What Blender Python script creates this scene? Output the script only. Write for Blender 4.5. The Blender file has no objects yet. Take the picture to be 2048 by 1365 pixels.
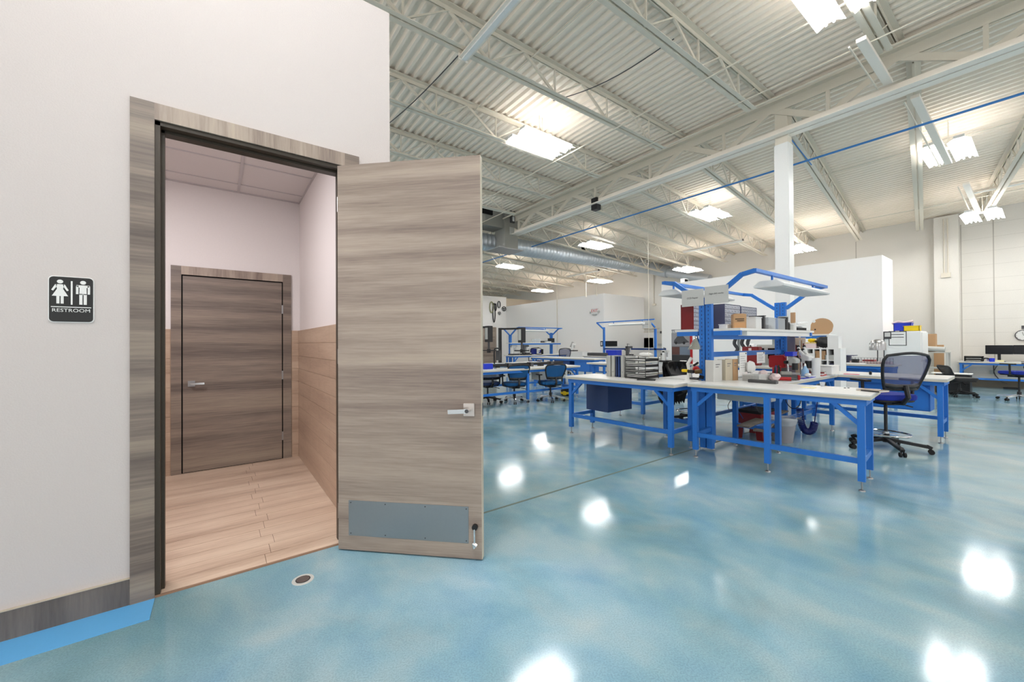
import bpy, bmesh, math, random
from mathutils import Vector, Matrix
random.seed(7)
PI = math.pi
S = bpy.context.scene
COL = S.collection

# ---------------------------------------------------------------- camera
F, CX, CY, HC = 795.0, 1024.0, 682.5, 1.36
yaw, pitch, roll = (math.radians(v) for v in (53.53, 0.354, -0.326))
fw = Vector((math.cos(yaw)*math.cos(pitch), math.sin(yaw)*math.cos(pitch), math.sin(pitch)))
r0 = Vector((math.sin(yaw), -math.cos(yaw), 0)); u0 = r0.cross(fw)
rt = r0*math.cos(roll) + u0*math.sin(roll); up = -r0*math.sin(roll) + u0*math.cos(roll)
CAM = Vector((0, 0, HC))
cd = bpy.data.cameras.new('camera'); cam = bpy.data.objects.new('camera', cd); COL.objects.link(cam)
cam.matrix_world = Matrix(((rt.x, up.x, -fw.x, 0), (rt.y, up.y, -fw.y, 0), (rt.z, up.z, -fw.z, HC), (0, 0, 0, 1)))
cd.sensor_width = 36; cd.sensor_fit = 'HORIZONTAL'; cd.lens = 36*F/2048; cd.clip_start = .05; cd.clip_end = 200
S.camera = cam

def ray(x, y): return (x-CX)/F*rt - (y-CY)/F*up + fw
def pz(x, y, z): d = ray(x, y); return CAM + d*((z-HC)/d.z)      # measured point on a level plane
def px_(x, y, X): d = ray(x, y); return CAM + d*(X/d.x)          # ... on a wall across the hall
def py_(x, y, Y): d = ray(x, y); return CAM + d*(Y/d.y)          # ... on a wall along the hall

# ---------------------------------------------------------------- world, lights, exposure
w = bpy.data.worlds.new('world'); S.world = w; w.use_nodes = True
w.node_tree.nodes['Background'].inputs[0].default_value = (1, .98, .965, 1)
w.node_tree.nodes['Background'].inputs[1].default_value = 0.95
S.view_settings.view_transform = 'Standard'; S.view_settings.look = 'None'
S.view_settings.gamma = 1; S.view_settings.use_curve_mapping = False
S.view_settings.exposure = 0.50
LAMP = 50.0      # strength of the fluorescent tubes
UPL = 2.2        # emission added to the white reflectors to brighten the ceiling
REST = 34.0      # unseen light added in the restroom ceiling, watts

# ---------------------------------------------------------------- materials
def lin(c): return tuple(((v/255)/12.92 if v/255 <= .04045 else ((v/255+.055)/1.055)**2.4) for v in c)
MATS = {}
def mat(name, rgb, rough=.5, metal=0, spec=.5, coat=0, emit=None, es=0, trans=0, alpha=1, bump=0, bscale=80, ior=1.45):
    if name in MATS: return MATS[name]
    m = bpy.data.materials.new(name); m.use_nodes = True; MATS[name] = m
    b = m.node_tree.nodes['Principled BSDF']; L = m.node_tree.links
    b.inputs['Base Color'].default_value = (*lin(rgb), 1)
    b.inputs['Roughness'].default_value = rough; b.inputs['Metallic'].default_value = metal
    b.inputs['Specular IOR Level'].default_value = spec; b.inputs['Coat Weight'].default_value = coat
    b.inputs['Transmission Weight'].default_value = trans; b.inputs['IOR'].default_value = ior; b.inputs['Alpha'].default_value = alpha
    if emit: b.inputs['Emission Color'].default_value = (*lin(emit), 1); b.inputs['Emission Strength'].default_value = es
    n = m.node_tree.nodes.new('ShaderNodeTexNoise'); n.inputs['Scale'].default_value = bscale
    tc = m.node_tree.nodes.new('ShaderNodeTexCoord'); L.new(tc.outputs['Object'], n.inputs['Vector'])
    # slight tonal variation on every surface
    mx = m.node_tree.nodes.new('ShaderNodeMixRGB'); mx.blend_type = 'MULTIPLY'; mx.inputs[0].default_value = .06
    mx.inputs[1].default_value = (*lin(rgb), 1); L.new(n.outputs['Fac'], mx.inputs[2]); L.new(mx.outputs[0], b.inputs['Base Color'])
    if bump:
        bp = m.node_tree.nodes.new('ShaderNodeBump'); bp.inputs['Strength'].default_value = bump; bp.inputs['Distance'].default_value = .01
        L.new(n.outputs['Fac'], bp.inputs['Height']); L.new(bp.outputs[0], b.inputs['Normal'])
    return m

def wood(name, axis, cols, scale=(.6, 15), rough=.42):
    """streaky laminate: grain runs along every axis but `axis`"""
    if name in MATS: return MATS[name]
    m = bpy.data.materials.new(name); m.use_nodes = True; MATS[name] = m
    N = m.node_tree.nodes; L = m.node_tree.links; b = N['Principled BSDF']
    tc = N.new('ShaderNodeTexCoord'); mp = N.new('ShaderNodeMapping'); L.new(tc.outputs['Object'], mp.inputs[0])
    s = [scale[0]]*3; s[axis] = scale[1]; mp.inputs['Scale'].default_value = s
    n1 = N.new('ShaderNodeTexNoise'); n1.inputs['Scale'].default_value = .45; n1.inputs['Detail'].default_value = 3; n1.inputs['Distortion'].default_value = .25
    n2 = N.new('ShaderNodeTexNoise'); n2.inputs['Scale'].default_value = 5.5; n2.inputs['Detail'].default_value = 5; n2.inputs['Roughness'].default_value = .65
    L.new(mp.outputs[0], n1.inputs['Vector']); L.new(mp.outputs[0], n2.inputs['Vector'])
    mix = N.new('ShaderNodeMath'); mix.operation = 'MULTIPLY_ADD'; mix.inputs[1].default_value = .36
    L.new(n2.outputs['Fac'], mix.inputs[0]); 
    ml = N.new('ShaderNodeMath'); ml.operation = 'MULTIPLY'; ml.inputs[1].default_value = .68; L.new(n1.outputs['Fac'], ml.inputs[0]); L.new(ml.outputs[0], mix.inputs[2])
    cr = N.new('ShaderNodeValToRGB'); L.new(mix.outputs[0], cr.inputs[0])
    e = cr.color_ramp.elements; e[0].position = .36; e[0].color = (*lin(cols[0]), 1); e[1].position = .68; e[1].color = (*lin(cols[-1]), 1)
    for i, c in enumerate(cols[1:-1]):
        q = e.new(.36+.32*(i+1)/(len(cols)-1)); q.color = (*lin(c), 1)
    L.new(cr.outputs[0], b.inputs['Base Color']); b.inputs['Roughness'].default_value = rough
    return m

LAM = [(118, 103, 96), (142, 127, 116), (162, 147, 134), (174, 159, 143)]
M = dict(
    wall=mat('white_wall_paint', (204, 196, 193), .6, bump=.15, bscale=140),
    part=mat('partition_paint', (248, 245, 242), .6),
    cmu=mat('block_wall_paint', (226, 222, 214), .6, bump=.3, bscale=40),
    deck=mat('roof_deck_paint', (248, 236, 220), .55),
    strip=mat('strip_paint', (246, 238, 226), .4),
    steel=mat('joist_paint', (222, 214, 198), .5),
    white_metal=mat('white_enamel', (232, 233, 231), .35),
    blue=mat('blue_powder_steel', (40, 114, 200), .38),
    dblue=mat('dark_blue_steel', (26, 62, 124), .45),
    navy=mat('navy_steel', (34, 58, 102), .45),
    top=mat('white_laminate', (226, 225, 222), .3),
    edge=mat('cream_edge', (206, 200, 184), .5),
    black=mat('black_plastic', (26, 26, 28), .45),
    rubber=mat('black_rubber', (18, 18, 19), .7),
    fabric=mat('blue_seat_fabric', (20, 42, 140), .9),
    tfabric=mat('teal_blue_mesh', (22, 92, 150), .85, alpha=.85),
    mesh=mat('grey_mesh_fabric', (80, 86, 128), .85, alpha=.45),
    chrome=mat('chrome', (215, 215, 215), .15, 1),
    steelb=mat('brushed_steel', (165, 165, 166), .33, 1),
    duct=mat('galvanised_steel', (196, 202, 208), .38, .55),
    galv=mat('grey_galvanised_panel', (150, 150, 144), .5, .4),
    red=mat('red_paint', (168, 20, 26), .4), dred=mat('dark_red_enamel', (120, 16, 20), .4),
    slate=mat('slate_grey_enamel', (84, 88, 116), .5),
    kraft=mat('brown_cardboard', (182, 146, 108), .8), tan=mat('tan_board', (186, 150, 112), .6),
    paper=mat('white_paper', (232, 232, 230), .8), gpaper=mat('grey_card', (203, 203, 200), .8),
    greyp=mat('pale_grey_plastic', (188, 190, 186), .5), dgrey=mat('dark_grey_plastic', (74, 74, 76), .5),
    clear=mat('clear_plastic', (225, 230, 235), .2, alpha=.45), drawer=mat('clear_drawer_plastic', (176, 180, 190), .25),
    yellow=mat('yellow_plastic', (240, 205, 20), .4), bluep=mat('royal_blue_plastic', (20, 50, 190), .4),
    lblue=mat('light_blue_plastic', (150, 190, 225), .4), maroon=mat('maroon_enamel', (92, 20, 40), .3),
    pink=mat('pale_pink_plastic', (225, 205, 205), .5), cord=mat('blue_rubber_cord', (14, 30, 100), .5),
    bronze=mat('dark_bronze_frame', (62, 54, 44), .45), hole=mat('black_void', (8, 8, 8), .9),
    tile_c=mat('ceiling_tile_board', (222, 216, 216), .85, bump=.3, bscale=220), tee=mat('ceiling_tee', (196, 190, 192), .5),
    rwall=mat('restroom_wall_paint', (228, 222, 221), .6),
    seal=mat('joint_filler', (92, 108, 100), .7), bluestrip=mat('blue_floor_paint', (96, 172, 228), .35),
    pipe=mat('blue_pipe_paint', (64, 128, 196), .4), poster=mat('poster_print', (96, 98, 104), .4),
    ink=mat('black_ink', (30, 30, 32), .7), gink=mat('grey_ink', (110, 110, 112), .7), rink=mat('red_ink', (214, 60, 50), .6),
    screen=mat('monitor_screen', (14, 15, 18), .15), edgeband=mat('pale_edge_band', (188, 178, 160), .5),
    green=mat('dark_green_plastic', (30, 60, 50), .5),
)
M['door'] = wood('streaked_laminate', 2, LAM)
M['trimx'] = wood('streaked_laminate_upright', 0, LAM, (1.0, 16))
M['trimz'] = wood('streaked_laminate_shaded', 2, [(88, 78, 72), (112, 100, 92), (134, 121, 110), (150, 137, 122)])  # door laminate again, darkened as if in weaker light
M['trimd'] = wood('streaked_laminate_base', 0, [(84, 76, 72), (104, 96, 90), (122, 112, 104)], (1, 14))
M['plank'] = wood('wood_look_tile', 1, [(166, 142, 124), (188, 164, 144), (202, 180, 160), (212, 192, 172)], (1.2, 12), .35)
M['wtile'] = wood('wood_look_wall_tile', 2, [(158, 134, 116), (178, 154, 134), (190, 168, 148)], (1.2, 14), .4)

def tube_mat(k=1.0):
    m = bpy.data.materials.new('fluorescent_tube'); m.use_nodes = True
    N = m.node_tree.nodes; N.clear(); e = N.new('ShaderNodeEmission'); o = N.new('ShaderNodeOutputMaterial')
    e.inputs[0].default_value = (1, .995, .985, 1); e.inputs[1].default_value = LAMP*k; m.node_tree.links.new(e.outputs[0], o.inputs[0]); return m
M['tube'] = tube_mat(); M['tube_far'] = tube_mat(.55)
M['glowr'] = mat('emissive_reflector', (240, 240, 240), .4, emit=(255, 252, 245), es=UPL)  # reflectors emit uplight of their own

def floor_mat():
    m = bpy.data.materials.new('stained_epoxy_concrete'); m.use_nodes = True
    N = m.node_tree.nodes; L = m.node_tree.links; b = N['Principled BSDF']
    tc = N.new('ShaderNodeTexCoord')
    def noise(sc, det=4, dist=0, off=(0, 0, 0), st=(1, 1, 1)):
        mp = N.new('ShaderNodeMapping'); mp.inputs['Location'].default_value = off; mp.inputs['Scale'].default_value = st
        mp.inputs['Rotation'].default_value = (0, 0, .5)
        L.new(tc.outputs['Object'], mp.inputs[0]); n = N.new('ShaderNodeTexNoise'); n.inputs['Scale'].default_value = sc
        n.inputs['Detail'].default_value = det; n.inputs['Distortion'].default_value = dist; L.new(mp.outputs[0], n.inputs['Vector']); return n
    n1 = noise(1.5, 5, .35, (0, 0, 0), (1, .75, 1)); n2 = noise(2.7, 4, .3, (7, 3, 0), (1, .8, 1)); n3 = noise(.7, 2, .3, (2, 9, 0)); n4 = noise(140, 3)
    def ramp(n, stops):
        r = N.new('ShaderNodeValToRGB'); e = r.color_ramp.elements
        e[0].position, e[1].position = stops[0][0], stops[-1][0]; e[0].color = (*lin(stops[0][1]), 1); e[1].color = (*lin(stops[-1][1]), 1)
        for p, c in stops[1:-1]: q = e.new(p); q.color = (*lin(c), 1)
        L.new(n.outputs['Fac'], r.inputs[0]); return r
    a = ramp(n1, [(.30, (100, 138, 150)), (.42, (128, 168, 184)), (.54, (152, 186, 200)), (.68, (184, 202, 208))])
    c = ramp(n2, [(.30, (104, 154, 190)), (.5, (142, 180, 196)), (.70, (182, 194, 194))])
    f = ramp(n3, [(.35, (255, 255, 255)), (.7, (206, 216, 210))])
    m1 = N.new('ShaderNodeMixRGB'); m1.inputs[0].default_value = .42; L.new(a.outputs[0], m1.inputs[1]); L.new(c.outputs[0], m1.inputs[2])
    m2 = N.new('ShaderNodeMixRGB'); m2.blend_type = 'MULTIPLY'; m2.inputs[0].default_value = .8; L.new(m1.outputs[0], m2.inputs[1]); L.new(f.outputs[0], m2.inputs[2])
    g = ramp(n4, [(.35, (205, 205, 205)), (.6, (255, 255, 255))])
    m3 = N.new('ShaderNodeMixRGB'); m3.blend_type = 'MULTIPLY'; m3.inputs[0].default_value = .5; L.new(m2.outputs[0], m3.inputs[1]); L.new(g.outputs[0], m3.inputs[2])
    L.new(m3.outputs[0], b.inputs['Base Color'])
    b.inputs['Roughness'].default_value = .115; b.inputs['Specular IOR Level'].default_value = .34
    b.inputs['Coat Weight'].default_value = .1; b.inputs['Coat Roughness'].default_value = .11
    n5 = noise(1.6, 2); bp = N.new('ShaderNodeBump'); bp.inputs['Strength'].default_value = .05; bp.inputs['Distance'].default_value = .02
    L.new(n5.outputs['Fac'], bp.inputs['Height']); L.new(bp.outputs[0], b.inputs['Normal'])
    return m
M['floor'] = floor_mat()

# ---------------------------------------------------------------- mesh helpers
class MB:
    def __init__(s): s.v = []; s.f = []
    def add(s, vs, fs):
        o = len(s.v); s.v += [tuple(v) for v in vs]; s.f += [tuple(i+o for i in f) for f in fs]; return s
    def box(s, x0, x1, y0, y1, z0, z1):
        v = [(x, y, z) for z in (z0, z1) for y in (y0, y1) for x in (x0, x1)]
        return s.add(v, [(0, 2, 3, 1), (4, 5, 7, 6), (0, 1, 5, 4), (2, 6, 7, 3), (0, 4, 6, 2), (1, 3, 7, 5)])
    def bar(s, p, q, w, h, ref=(0, 0, 1)):
        p, q = Vector(p), Vector(q); d = (q-p).normalized(); r = Vector(ref)
        if abs(d.dot(r)) > .99: r = Vector((1, 0, 0))
        a = d.cross(r).normalized(); b = a.cross(d)
        v = [c + a*(i*w/2) + b*(j*h/2) for c in (p, q) for i, j in ((-1, -1), (1, -1), (1, 1), (-1, 1))]
        return s.add(v, [(0, 3, 2, 1), (4, 5, 6, 7), (0, 1, 5, 4), (1, 2, 6, 5), (2, 3, 7, 6), (3, 0, 4, 7)])
    def cyl(s, p, q, r, n=12, r2=None, cap=True):
        p, q = Vector(p), Vector(q); d = (q-p).normalized(); ref = Vector((0, 0, 1)) if abs(d.z) < .99 else Vector((1, 0, 0))
        a = d.cross(ref).normalized(); b = a.cross(d); r2 = r if r2 is None else r2
        v = [c + (a*math.cos(2*PI*i/n)+b*math.sin(2*PI*i/n))*rr for c, rr in ((p, r), (q, r2)) for i in range(n)]
        f = [(i, (i+1) % n, n+(i+1) % n, n+i) for i in range(n)]
        if cap: f += [tuple(range(n))[::-1], tuple(range(n, 2*n))]
        return s.add(v, f)
    def tube(s, pts, r, n=6):
        pts = [Vector(p) for p in pts]; rings = []; a = None
        for i, p in enumerate(pts):
            d = (pts[min(i+1, len(pts)-1)]-pts[max(i-1, 0)]).normalized()
            if a is None: a = d.cross(Vector((0, 0, 1)) if abs(d.z) < .9 else Vector((1, 0, 0))).normalized()
            a = (a - d*a.dot(d)).normalized(); b = d.cross(a)
            rings += [p + (a*math.cos(2*PI*k/n)+b*math.sin(2*PI*k/n))*r for k in range(n)]
        f = [(i*n+k, i*n+(k+1) % n, (i+1)*n+(k+1) % n, (i+1)*n+k) for i in range(len(pts)-1) for k in range(n)]
        f += [tuple(range(n))[::-1], tuple(range((len(pts)-1)*n, len(pts)*n))]
        return s.add(rings, f)
    def lathe(s, prof, n=20, c=(0, 0, 0)):
        v = [(c[0]+r*math.cos(2*PI*k/n), c[1]+r*math.sin(2*PI*k/n), c[2]+z) for r, z in prof for k in range(n)]
        f = [(i*n+k, i*n+(k+1) % n, (i+1)*n+(k+1) % n, (i+1)*n+k) for i in range(len(prof)-1) for k in range(n)]
        return s.add(v, f)
    def prism(s, poly, axis, a0, a1):
        """poly of 2-D points extruded along axis"""
        def P(u, v, w): return {0: (w, u, v), 1: (u, w, v), 2: (u, v, w)}[axis]
        n = len(poly); v = [P(u, t, w) for w in (a0, a1) for u, t in poly]
        return s.add(v, [tuple(range(n))[::-1], tuple(range(n, 2*n))] + [(i, (i+1) % n, n+(i+1) % n, n+i) for i in range(n)])
    def build(s, name, m, parent=None, bevel=0, smooth=False, loc=None, rot=None):
        me = bpy.data.meshes.new(name); me.from_pydata(s.v, [], s.f); 
        bm = bmesh.new(); bm.from_mesh(me); bmesh.ops.recalc_face_normals(bm, faces=bm.faces)
        if bevel: bmesh.ops.bevel(bm, geom=bm.edges[:], offset=bevel, segments=2, affect='EDGES', clamp_overlap=True)
        bm.to_mesh(me); bm.free()
        if smooth:
            for p in me.polygons: p.use_smooth = True
            try: me.set_sharp_from_angle(angle=.7)
            except Exception: pass
        me.materials.append(m if not isinstance(m, str) else M[m])
        o = bpy.data.objects.new(name, me); COL.objects.link(o)
        if parent: o.parent = parent
        if loc: o.location = loc
        if rot: o.rotation_euler = rot
        return o
def B(*a): return MB().box(*a)
def CB(cx, cy, z0, sx, sy, sz): return MB().box(cx-sx/2, cx+sx/2, cy-sy/2, cy+sy/2, z0, z0+sz)
def T(name, label, cat, loc=(0, 0, 0), rz=0, group=None):
    o = bpy.data.objects.new(name, None); COL.objects.link(o); o.location = loc; o.rotation_euler = (0, 0, rz)
    o.empty_display_size = .1; return tag(o, label, cat, group)
def tag(o, label, cat, group=None):
    o['label'] = label; o['category'] = cat
    if group: o['group'] = group
    return o
def struct(o, label=None):
    o['kind'] = 'structure'
    if label: o['label'] = label
    return o
KIDS = {}
def copy_tree(o, parent=None):
    c = o.copy(); COL.objects.link(c)
    if parent: c.parent = parent
    for ch in [x for x in bpy.data.objects if x.parent == o]: copy_tree(ch, c)
    return c
def like(o, parent, loc=(0, 0, 0), rot=(0, 0, 0), scale=(1, 1, 1)):
    c = o.copy(); COL.objects.link(c); c.parent = parent; c.location = loc; c.rotation_euler = rot; c.scale = scale; return c
def text(s, size, m, name='lettering', parent=None, loc=(0, 0, 0), rot=(0, 0, 0), ext=.001, sx=1):
    cu = bpy.data.curves.new(name, 'FONT'); cu.body = s; cu.size = size; cu.extrude = ext; cu.align_x = 'CENTER'; cu.align_y = 'CENTER'; cu.resolution_u = 3
    t = bpy.data.objects.new('tmp', cu); COL.objects.link(t); dg = bpy.context.evaluated_depsgraph_get()
    me = bpy.data.meshes.new_from_object(t.evaluated_get(dg)); bpy.data.objects.remove(t)
    me.materials.clear(); me.materials.append(M[m]); o = bpy.data.objects.new(name, me); COL.objects.link(o)
    o.parent = parent; o.location = loc; o.rotation_euler = rot; o.scale = (sx, 1, 1); return o

# ================================================================= SETTING
YW = 2.885; XG = 8.2; XW = 18.2; ZR = 5.86; ZRW = 5.24   # left wall, girder line, back wall, roof heights
def roof(x): return ZR if x < XG else ZR + (ZRW-ZR)*(x-XG)/(XW-XG)

# floor (with the joint line) and restroom floor
struct(B(-5, XW+.3, -7, 33, -.1, 0).build('floor', 'floor'))
struct(B(1.2, XW, 2.70, 2.722, 0, .0015).build('trim_1', 'seal'), 'thin filled joint running across the blue floor')
struct(B(-5, -.275, 2.665, YW, 0, .003).build('trim_2', 'bluestrip'), 'flat light blue painted strip along the wall base')
# roof deck: fluted sheet, flutes run along Y
v, f = [], []; x = -5.0; prof = []
while x < XW+.3:
    for dx, dz in ((0, 0), (.045, 0), (.065, .045), (.125, .045)): prof.append((x+dx, roof(x+dx)+dz))
    x += .15
prof.append((x, roof(x)))
for X_, Z_ in prof: v += [(X_, -7, Z_), (X_, 33, Z_)]
for i in range(len(prof)-1): f.append((2*i, 2*i+1, 2*i+3, 2*i+2))
mb = MB(); mb.add(v, f); struct(mb.build('ceiling', 'deck'), 'fluted white painted metal roof deck')

# restroom block ------------------------------------------------------------
ox0, ox1, oz = -.276, .70, 2.585
mb = MB(); mb.box(-5, ox0, YW, YW+.14, 0, 3.81); mb.box(ox1, 1.02, YW, YW+.14, 0, 3.81); mb.box(ox0, ox1, YW, YW+.14, oz, 3.81)
struct(mb.build('wall_left', 'wall'), 'white painted wall around the open restroom door')
mb = MB(); mb.box(.80, 1.02, YW+.14, 5.60, 0, 3.81)
struct(mb.build('wall_right', 'rwall'), 'restroom right side wall')
struct(B(-2.2, .80, 5.44, 5.60, 0, 3.81).build('wall_back', 'rwall'), 'restroom back wall')
struct(B(-2.3, -2.2, YW+.14, 5.60, 0, 3.81).build('wall_side', 'rwall'), 'restroom left side wall')
struct(B(-2.3, 1.02, YW+.14, 5.60, 3.7, 3.8).build('ceiling', 'part'), 'closed top of the restroom block')
# suspended ceiling of tiles
rc = struct(bpy.data.objects.new('ceiling', None), 'restroom suspended tile ceiling'); COL.objects.link(rc)
tg = MB(); xs = [-2.27, -1.66, -1.05, -.44, .185, .80]; ys = [3.02, 3.33, 3.94, 4.545, 5.155, 5.44]
for X_ in xs[1:-1]: tg.box(X_-.012, X_+.012, 3.02, 5.44, 3.08, 3.10)
for Y_ in ys[1:-1]: tg.box(-2.2, .80, Y_-.008, Y_+.008, 3.0805, 3.10)
tg.box(-2.2, .80, 5.41, 5.44, 3.078, 3.10); tg.box(.785, .80, 3.02, 5.44, 3.078, 3.10)
tg.build('ceiling_grid', 'tee', rc)
for i in range(len(xs)-1):
    for j in range(len(ys)-1):
        if (i, j) == (2, 1): continue
        B(xs[i]+.012, xs[i+1]-.012, ys[j]+.008, ys[j+1]-.008, 3.088, 3.105).build('ceiling_tile', 'tile_c', rc)
lt = T('added_troffer_light', 'unseen recessed square ceiling light added to light the restroom', 'ceiling light', (-.745, 3.635, 3.09))
MB().box(-.29, .29, -.29, .29, .0, .06).build('housing', 'white_metal', lt)
ld = bpy.data.lights.new('added_restroom_lamp', 'AREA'); ld.energy = REST; ld.size = .55; ld.color = (1, .96, .97)  # area light added out of view to light the restroom
lo = bpy.data.objects.new('lamp', ld); COL.objects.link(lo); lo.parent = lt; lo.location = (0, 0, -.01)
# floor planks (running along X), recessed joints
rf = struct(B(-2.2, .80, YW-.01, 5.44, .0, .004).build('floor', mat('tile_grout', (120, 98, 82), .8)), 'wood look plank tile floor of the restroom')
base_x = .30
for j in range(18):
    y0 = YW-.005 + j*.1425; y1 = min(y0+.1395, 5.44)
    off = (-.30-.012*j*0) + (.0 if j % 3 == 0 else (-.02 if j % 3 == 1 else .03))
    cuts = [-2.2, -1.70+off+1.0-.9, -.83+off+.02, .17+off+.2*0+.02, .80] if False else None
    s0 = -.68 + .035*((j*7) % 3) - .0; c = sorted({-2.2, s0-.9, s0+.02, s0+.92, .80})
    c = [q for q in c if -2.2 <= q <= .80]
    for a, b_ in zip(c[:-1], c[1:]):
        if b_-a > .02 and y1 > y0+.01:
            B(a+.0015, b_-.0015, y0, y1, .004, .0085+random.random()*.0006).build('floor_plank', 'plank', rf)
struct(B(ox0, ox1, YW-.012, YW+.0, 0, .010).build('trim_3', mat('threshold_strip', (150, 118, 96), .4)), 'thin wooden threshold strip under the open door')
# wall tiles (wainscot), right wall and back wall strips
tr = struct(B(.79, .80, YW+.14, 5.44, 0, 1.53).build('wall_tiling', mat('wall_grout', (202, 176, 152), .8)), 'wood look tile wainscot on the restroom right wall')
for k in range(10):
    z0 = .006+k*.1525; c = [YW+.14] + [q for q in (3.30+(k % 2)*.45, 4.20+(k % 2)*.45, 5.1+(k % 2)*.3) if q < 5.42] + [5.44]
    for a, b_ in zip(c[:-1], c[1:]): B(.783, .79, a+.0012, b_-.0012, z0, z0+.150).build('wall_tile', 'wtile', tr)
tb = struct(MB().box(-2.2, -.396, 5.43, 5.44, 0, 1.53).box(.707, .79, 5.43, 5.44, 0, 1.53).build('wall_tiling', MATS['wall_grout']), 'wood look tile wainscot on the restroom back wall')
for k in range(10):
    z0 = .006+k*.1525
    for a, b_ in ((-1.3, -.40), (.712, .782)): B(a, b_, 5.423, 5.43, z0, z0+.150).build('wall_tile', 'wtile', tb)

# entrance door trim and leaf -------------------------------------------------
tm = struct(bpy.data.objects.new('trim_4', None), 'wood laminate casing around the restroom doorway'); COL.objects.link(tm)
B(-.373, ox0, YW-.018, YW, 0, 2.675).build('side_casing', 'trimz', tm)
B(ox1, .796, YW-.018, YW, 0, 2.675).build('side_casing', 'trimz', tm)
B(ox0, ox1, YW-.018, YW, oz, 2.675).build('head_casing', 'trimx', tm)
jb = MB(); jb.box(ox0, ox0+.022, YW-.004, YW+.15, 0, oz); jb.box(ox1-.022, ox1, YW-.004, YW+.15, 0, oz); jb.box(ox0, ox1, YW-.004, YW+.15, oz-.022, oz)
jb.box(ox0+.022, ox0+.036, YW+.05, YW+.09, 0, oz-.022); jb.box(ox1-.036, ox1-.022, YW+.05, YW+.09, 0, oz-.022); jb.box(ox0+.022, ox1-.022, YW+.05, YW+.09, oz-.036, oz-.022)
jb.build('door_frame', 'bronze', tm)
struct(B(-5, -.373, YW-.014, YW, 0, .138).build('baseboard_left', 'trimd'), 'grey wood laminate baseboard left of the doorway')
mb = MB().box(-5, -.373, YW-.017, YW, .138, .1415); struct(mb.build('trim_5', 'edgeband'), 'pale cap line on the baseboard')

hx, hy = .638, 2.805; ex, ey = 1.327, 2.119; DW = math.hypot(ex-hx, ey-hy); da = math.atan2(ey-hy, ex-hx)
dr = struct(bpy.data.objects.new('door_1', None), 'tall wood laminate restroom door standing wide open'); COL.objects.link(dr)
dr.location = (hx, hy, 0); dr.rotation_euler = (0, 0, da)     # local x along leaf, -y towards camera
B(0, DW-.003, 0, .044, .009, 2.548).build('leaf', 'door', dr)
B(DW-.003, DW, 0, .044, .009, 2.548).build('edge_band', 'edgeband', dr)
kp = B(.075, DW-.088, -.0025, 0, .105, .335).build('kick_plate', 'steelb', dr)
sc = MB()
for X_ in (.09, .33, .6, DW-.102):
    for Z_ in (.12, .32): sc.cyl((X_, -.0045, Z_), (X_, -.0025, Z_), .004, 8)
sc.build('screw', 'dgrey', kp)
hd = B(DW-.115, DW-.045, -.012, 0, .905, .985).build('lever_handle', mat('satin_nickel', (205, 196, 190), .3, .6), dr, .002)
mb = MB(); mb.cyl((DW-.08, -.012, .945), (DW-.08, -.062, .945), .011, 12); mb.bar((DW-.075, -.060, .945), (DW-.20, -.060, .938), .012, .026); mb.build('lever', 'chrome', hd)
MB().cyl((DW-.080, -.062, .945), (DW-.080, -.068, .945), .012, 12).build('lock_cylinder', 'dgrey', hd)
B(DW, DW+.002, .010, .034, .905, .985).build('latch_plate', 'steelb', dr)
ds = MB(); ds.cyl((DW-.045, 0, .213), (DW-.045, -.02, .213), .018, 16); ds = ds.build('door_stop', 'black', dr)
mb = MB(); mb.bar((DW-.045, -.02, .205), (DW-.043, -.025, .125), .014, .01); mb.cyl((DW-.055, -.027, .12), (DW-.03, -.027, .105), .011, 8); mb.cyl((DW-.05, -.027, .125), (DW-.047, -.03, .09), .008, 8); mb.build('stop_foot', 'chrome', ds)
for Z_ in (.25, 1.28, 2.3): MB().cyl((-.012, .03, Z_-.05), (-.012, .03, Z_+.05), .009, 10).build('hinge', 'steelb', dr)

# closed door at the back of the restroom
tm2 = struct(bpy.data.objects.new('trim_6', None), 'wood laminate casing around the closed inner restroom door'); COL.objects.link(tm2)
yb = 5.44
B(-.396, -.312, yb-.022, yb, .009, 2.197).build('side_casing', 'trimz', tm2); B(.620, .707, yb-.022, yb, .009, 2.197).build('side_casing', 'trimz', tm2)
B(-.312, .620, yb-.022, yb, 2.108, 2.197).build('head_casing', 'trimx', tm2)
B(-.312, .620, yb-.006, yb-.002, .009, 2.108).build('dark_gap', 'hole', tm2)
d2 = struct(bpy.data.objects.new('door_2', None), 'closed wood laminate inner restroom door'); COL.objects.link(d2)
B(-.300, .608, yb-.016, yb-.006, .016, 2.094).build('leaf', 'trimz', d2)
P_ = py_(383, 768, yb-.02)
h2 = B(P_.x-.03, P_.x+.03, yb-.026, yb-.016, P_.z-.03, P_.z+.03).build('lever_handle', 'steelb', d2)
MB().bar((P_.x, yb-.07, P_.z-.0), (P_.x+.11, yb-.07, P_.z), .012, .02).cyl((P_.x, yb-.026, P_.z), (P_.x, yb-.07, P_.z), .009, 10).build('lever', 'chrome', h2)
for Z_ in (.28, 1.0, 1.78): B(.606, .622, yb-.024, yb-.014, Z_-.05, Z_+.05).build('hinge', 'steelb', d2)

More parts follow.
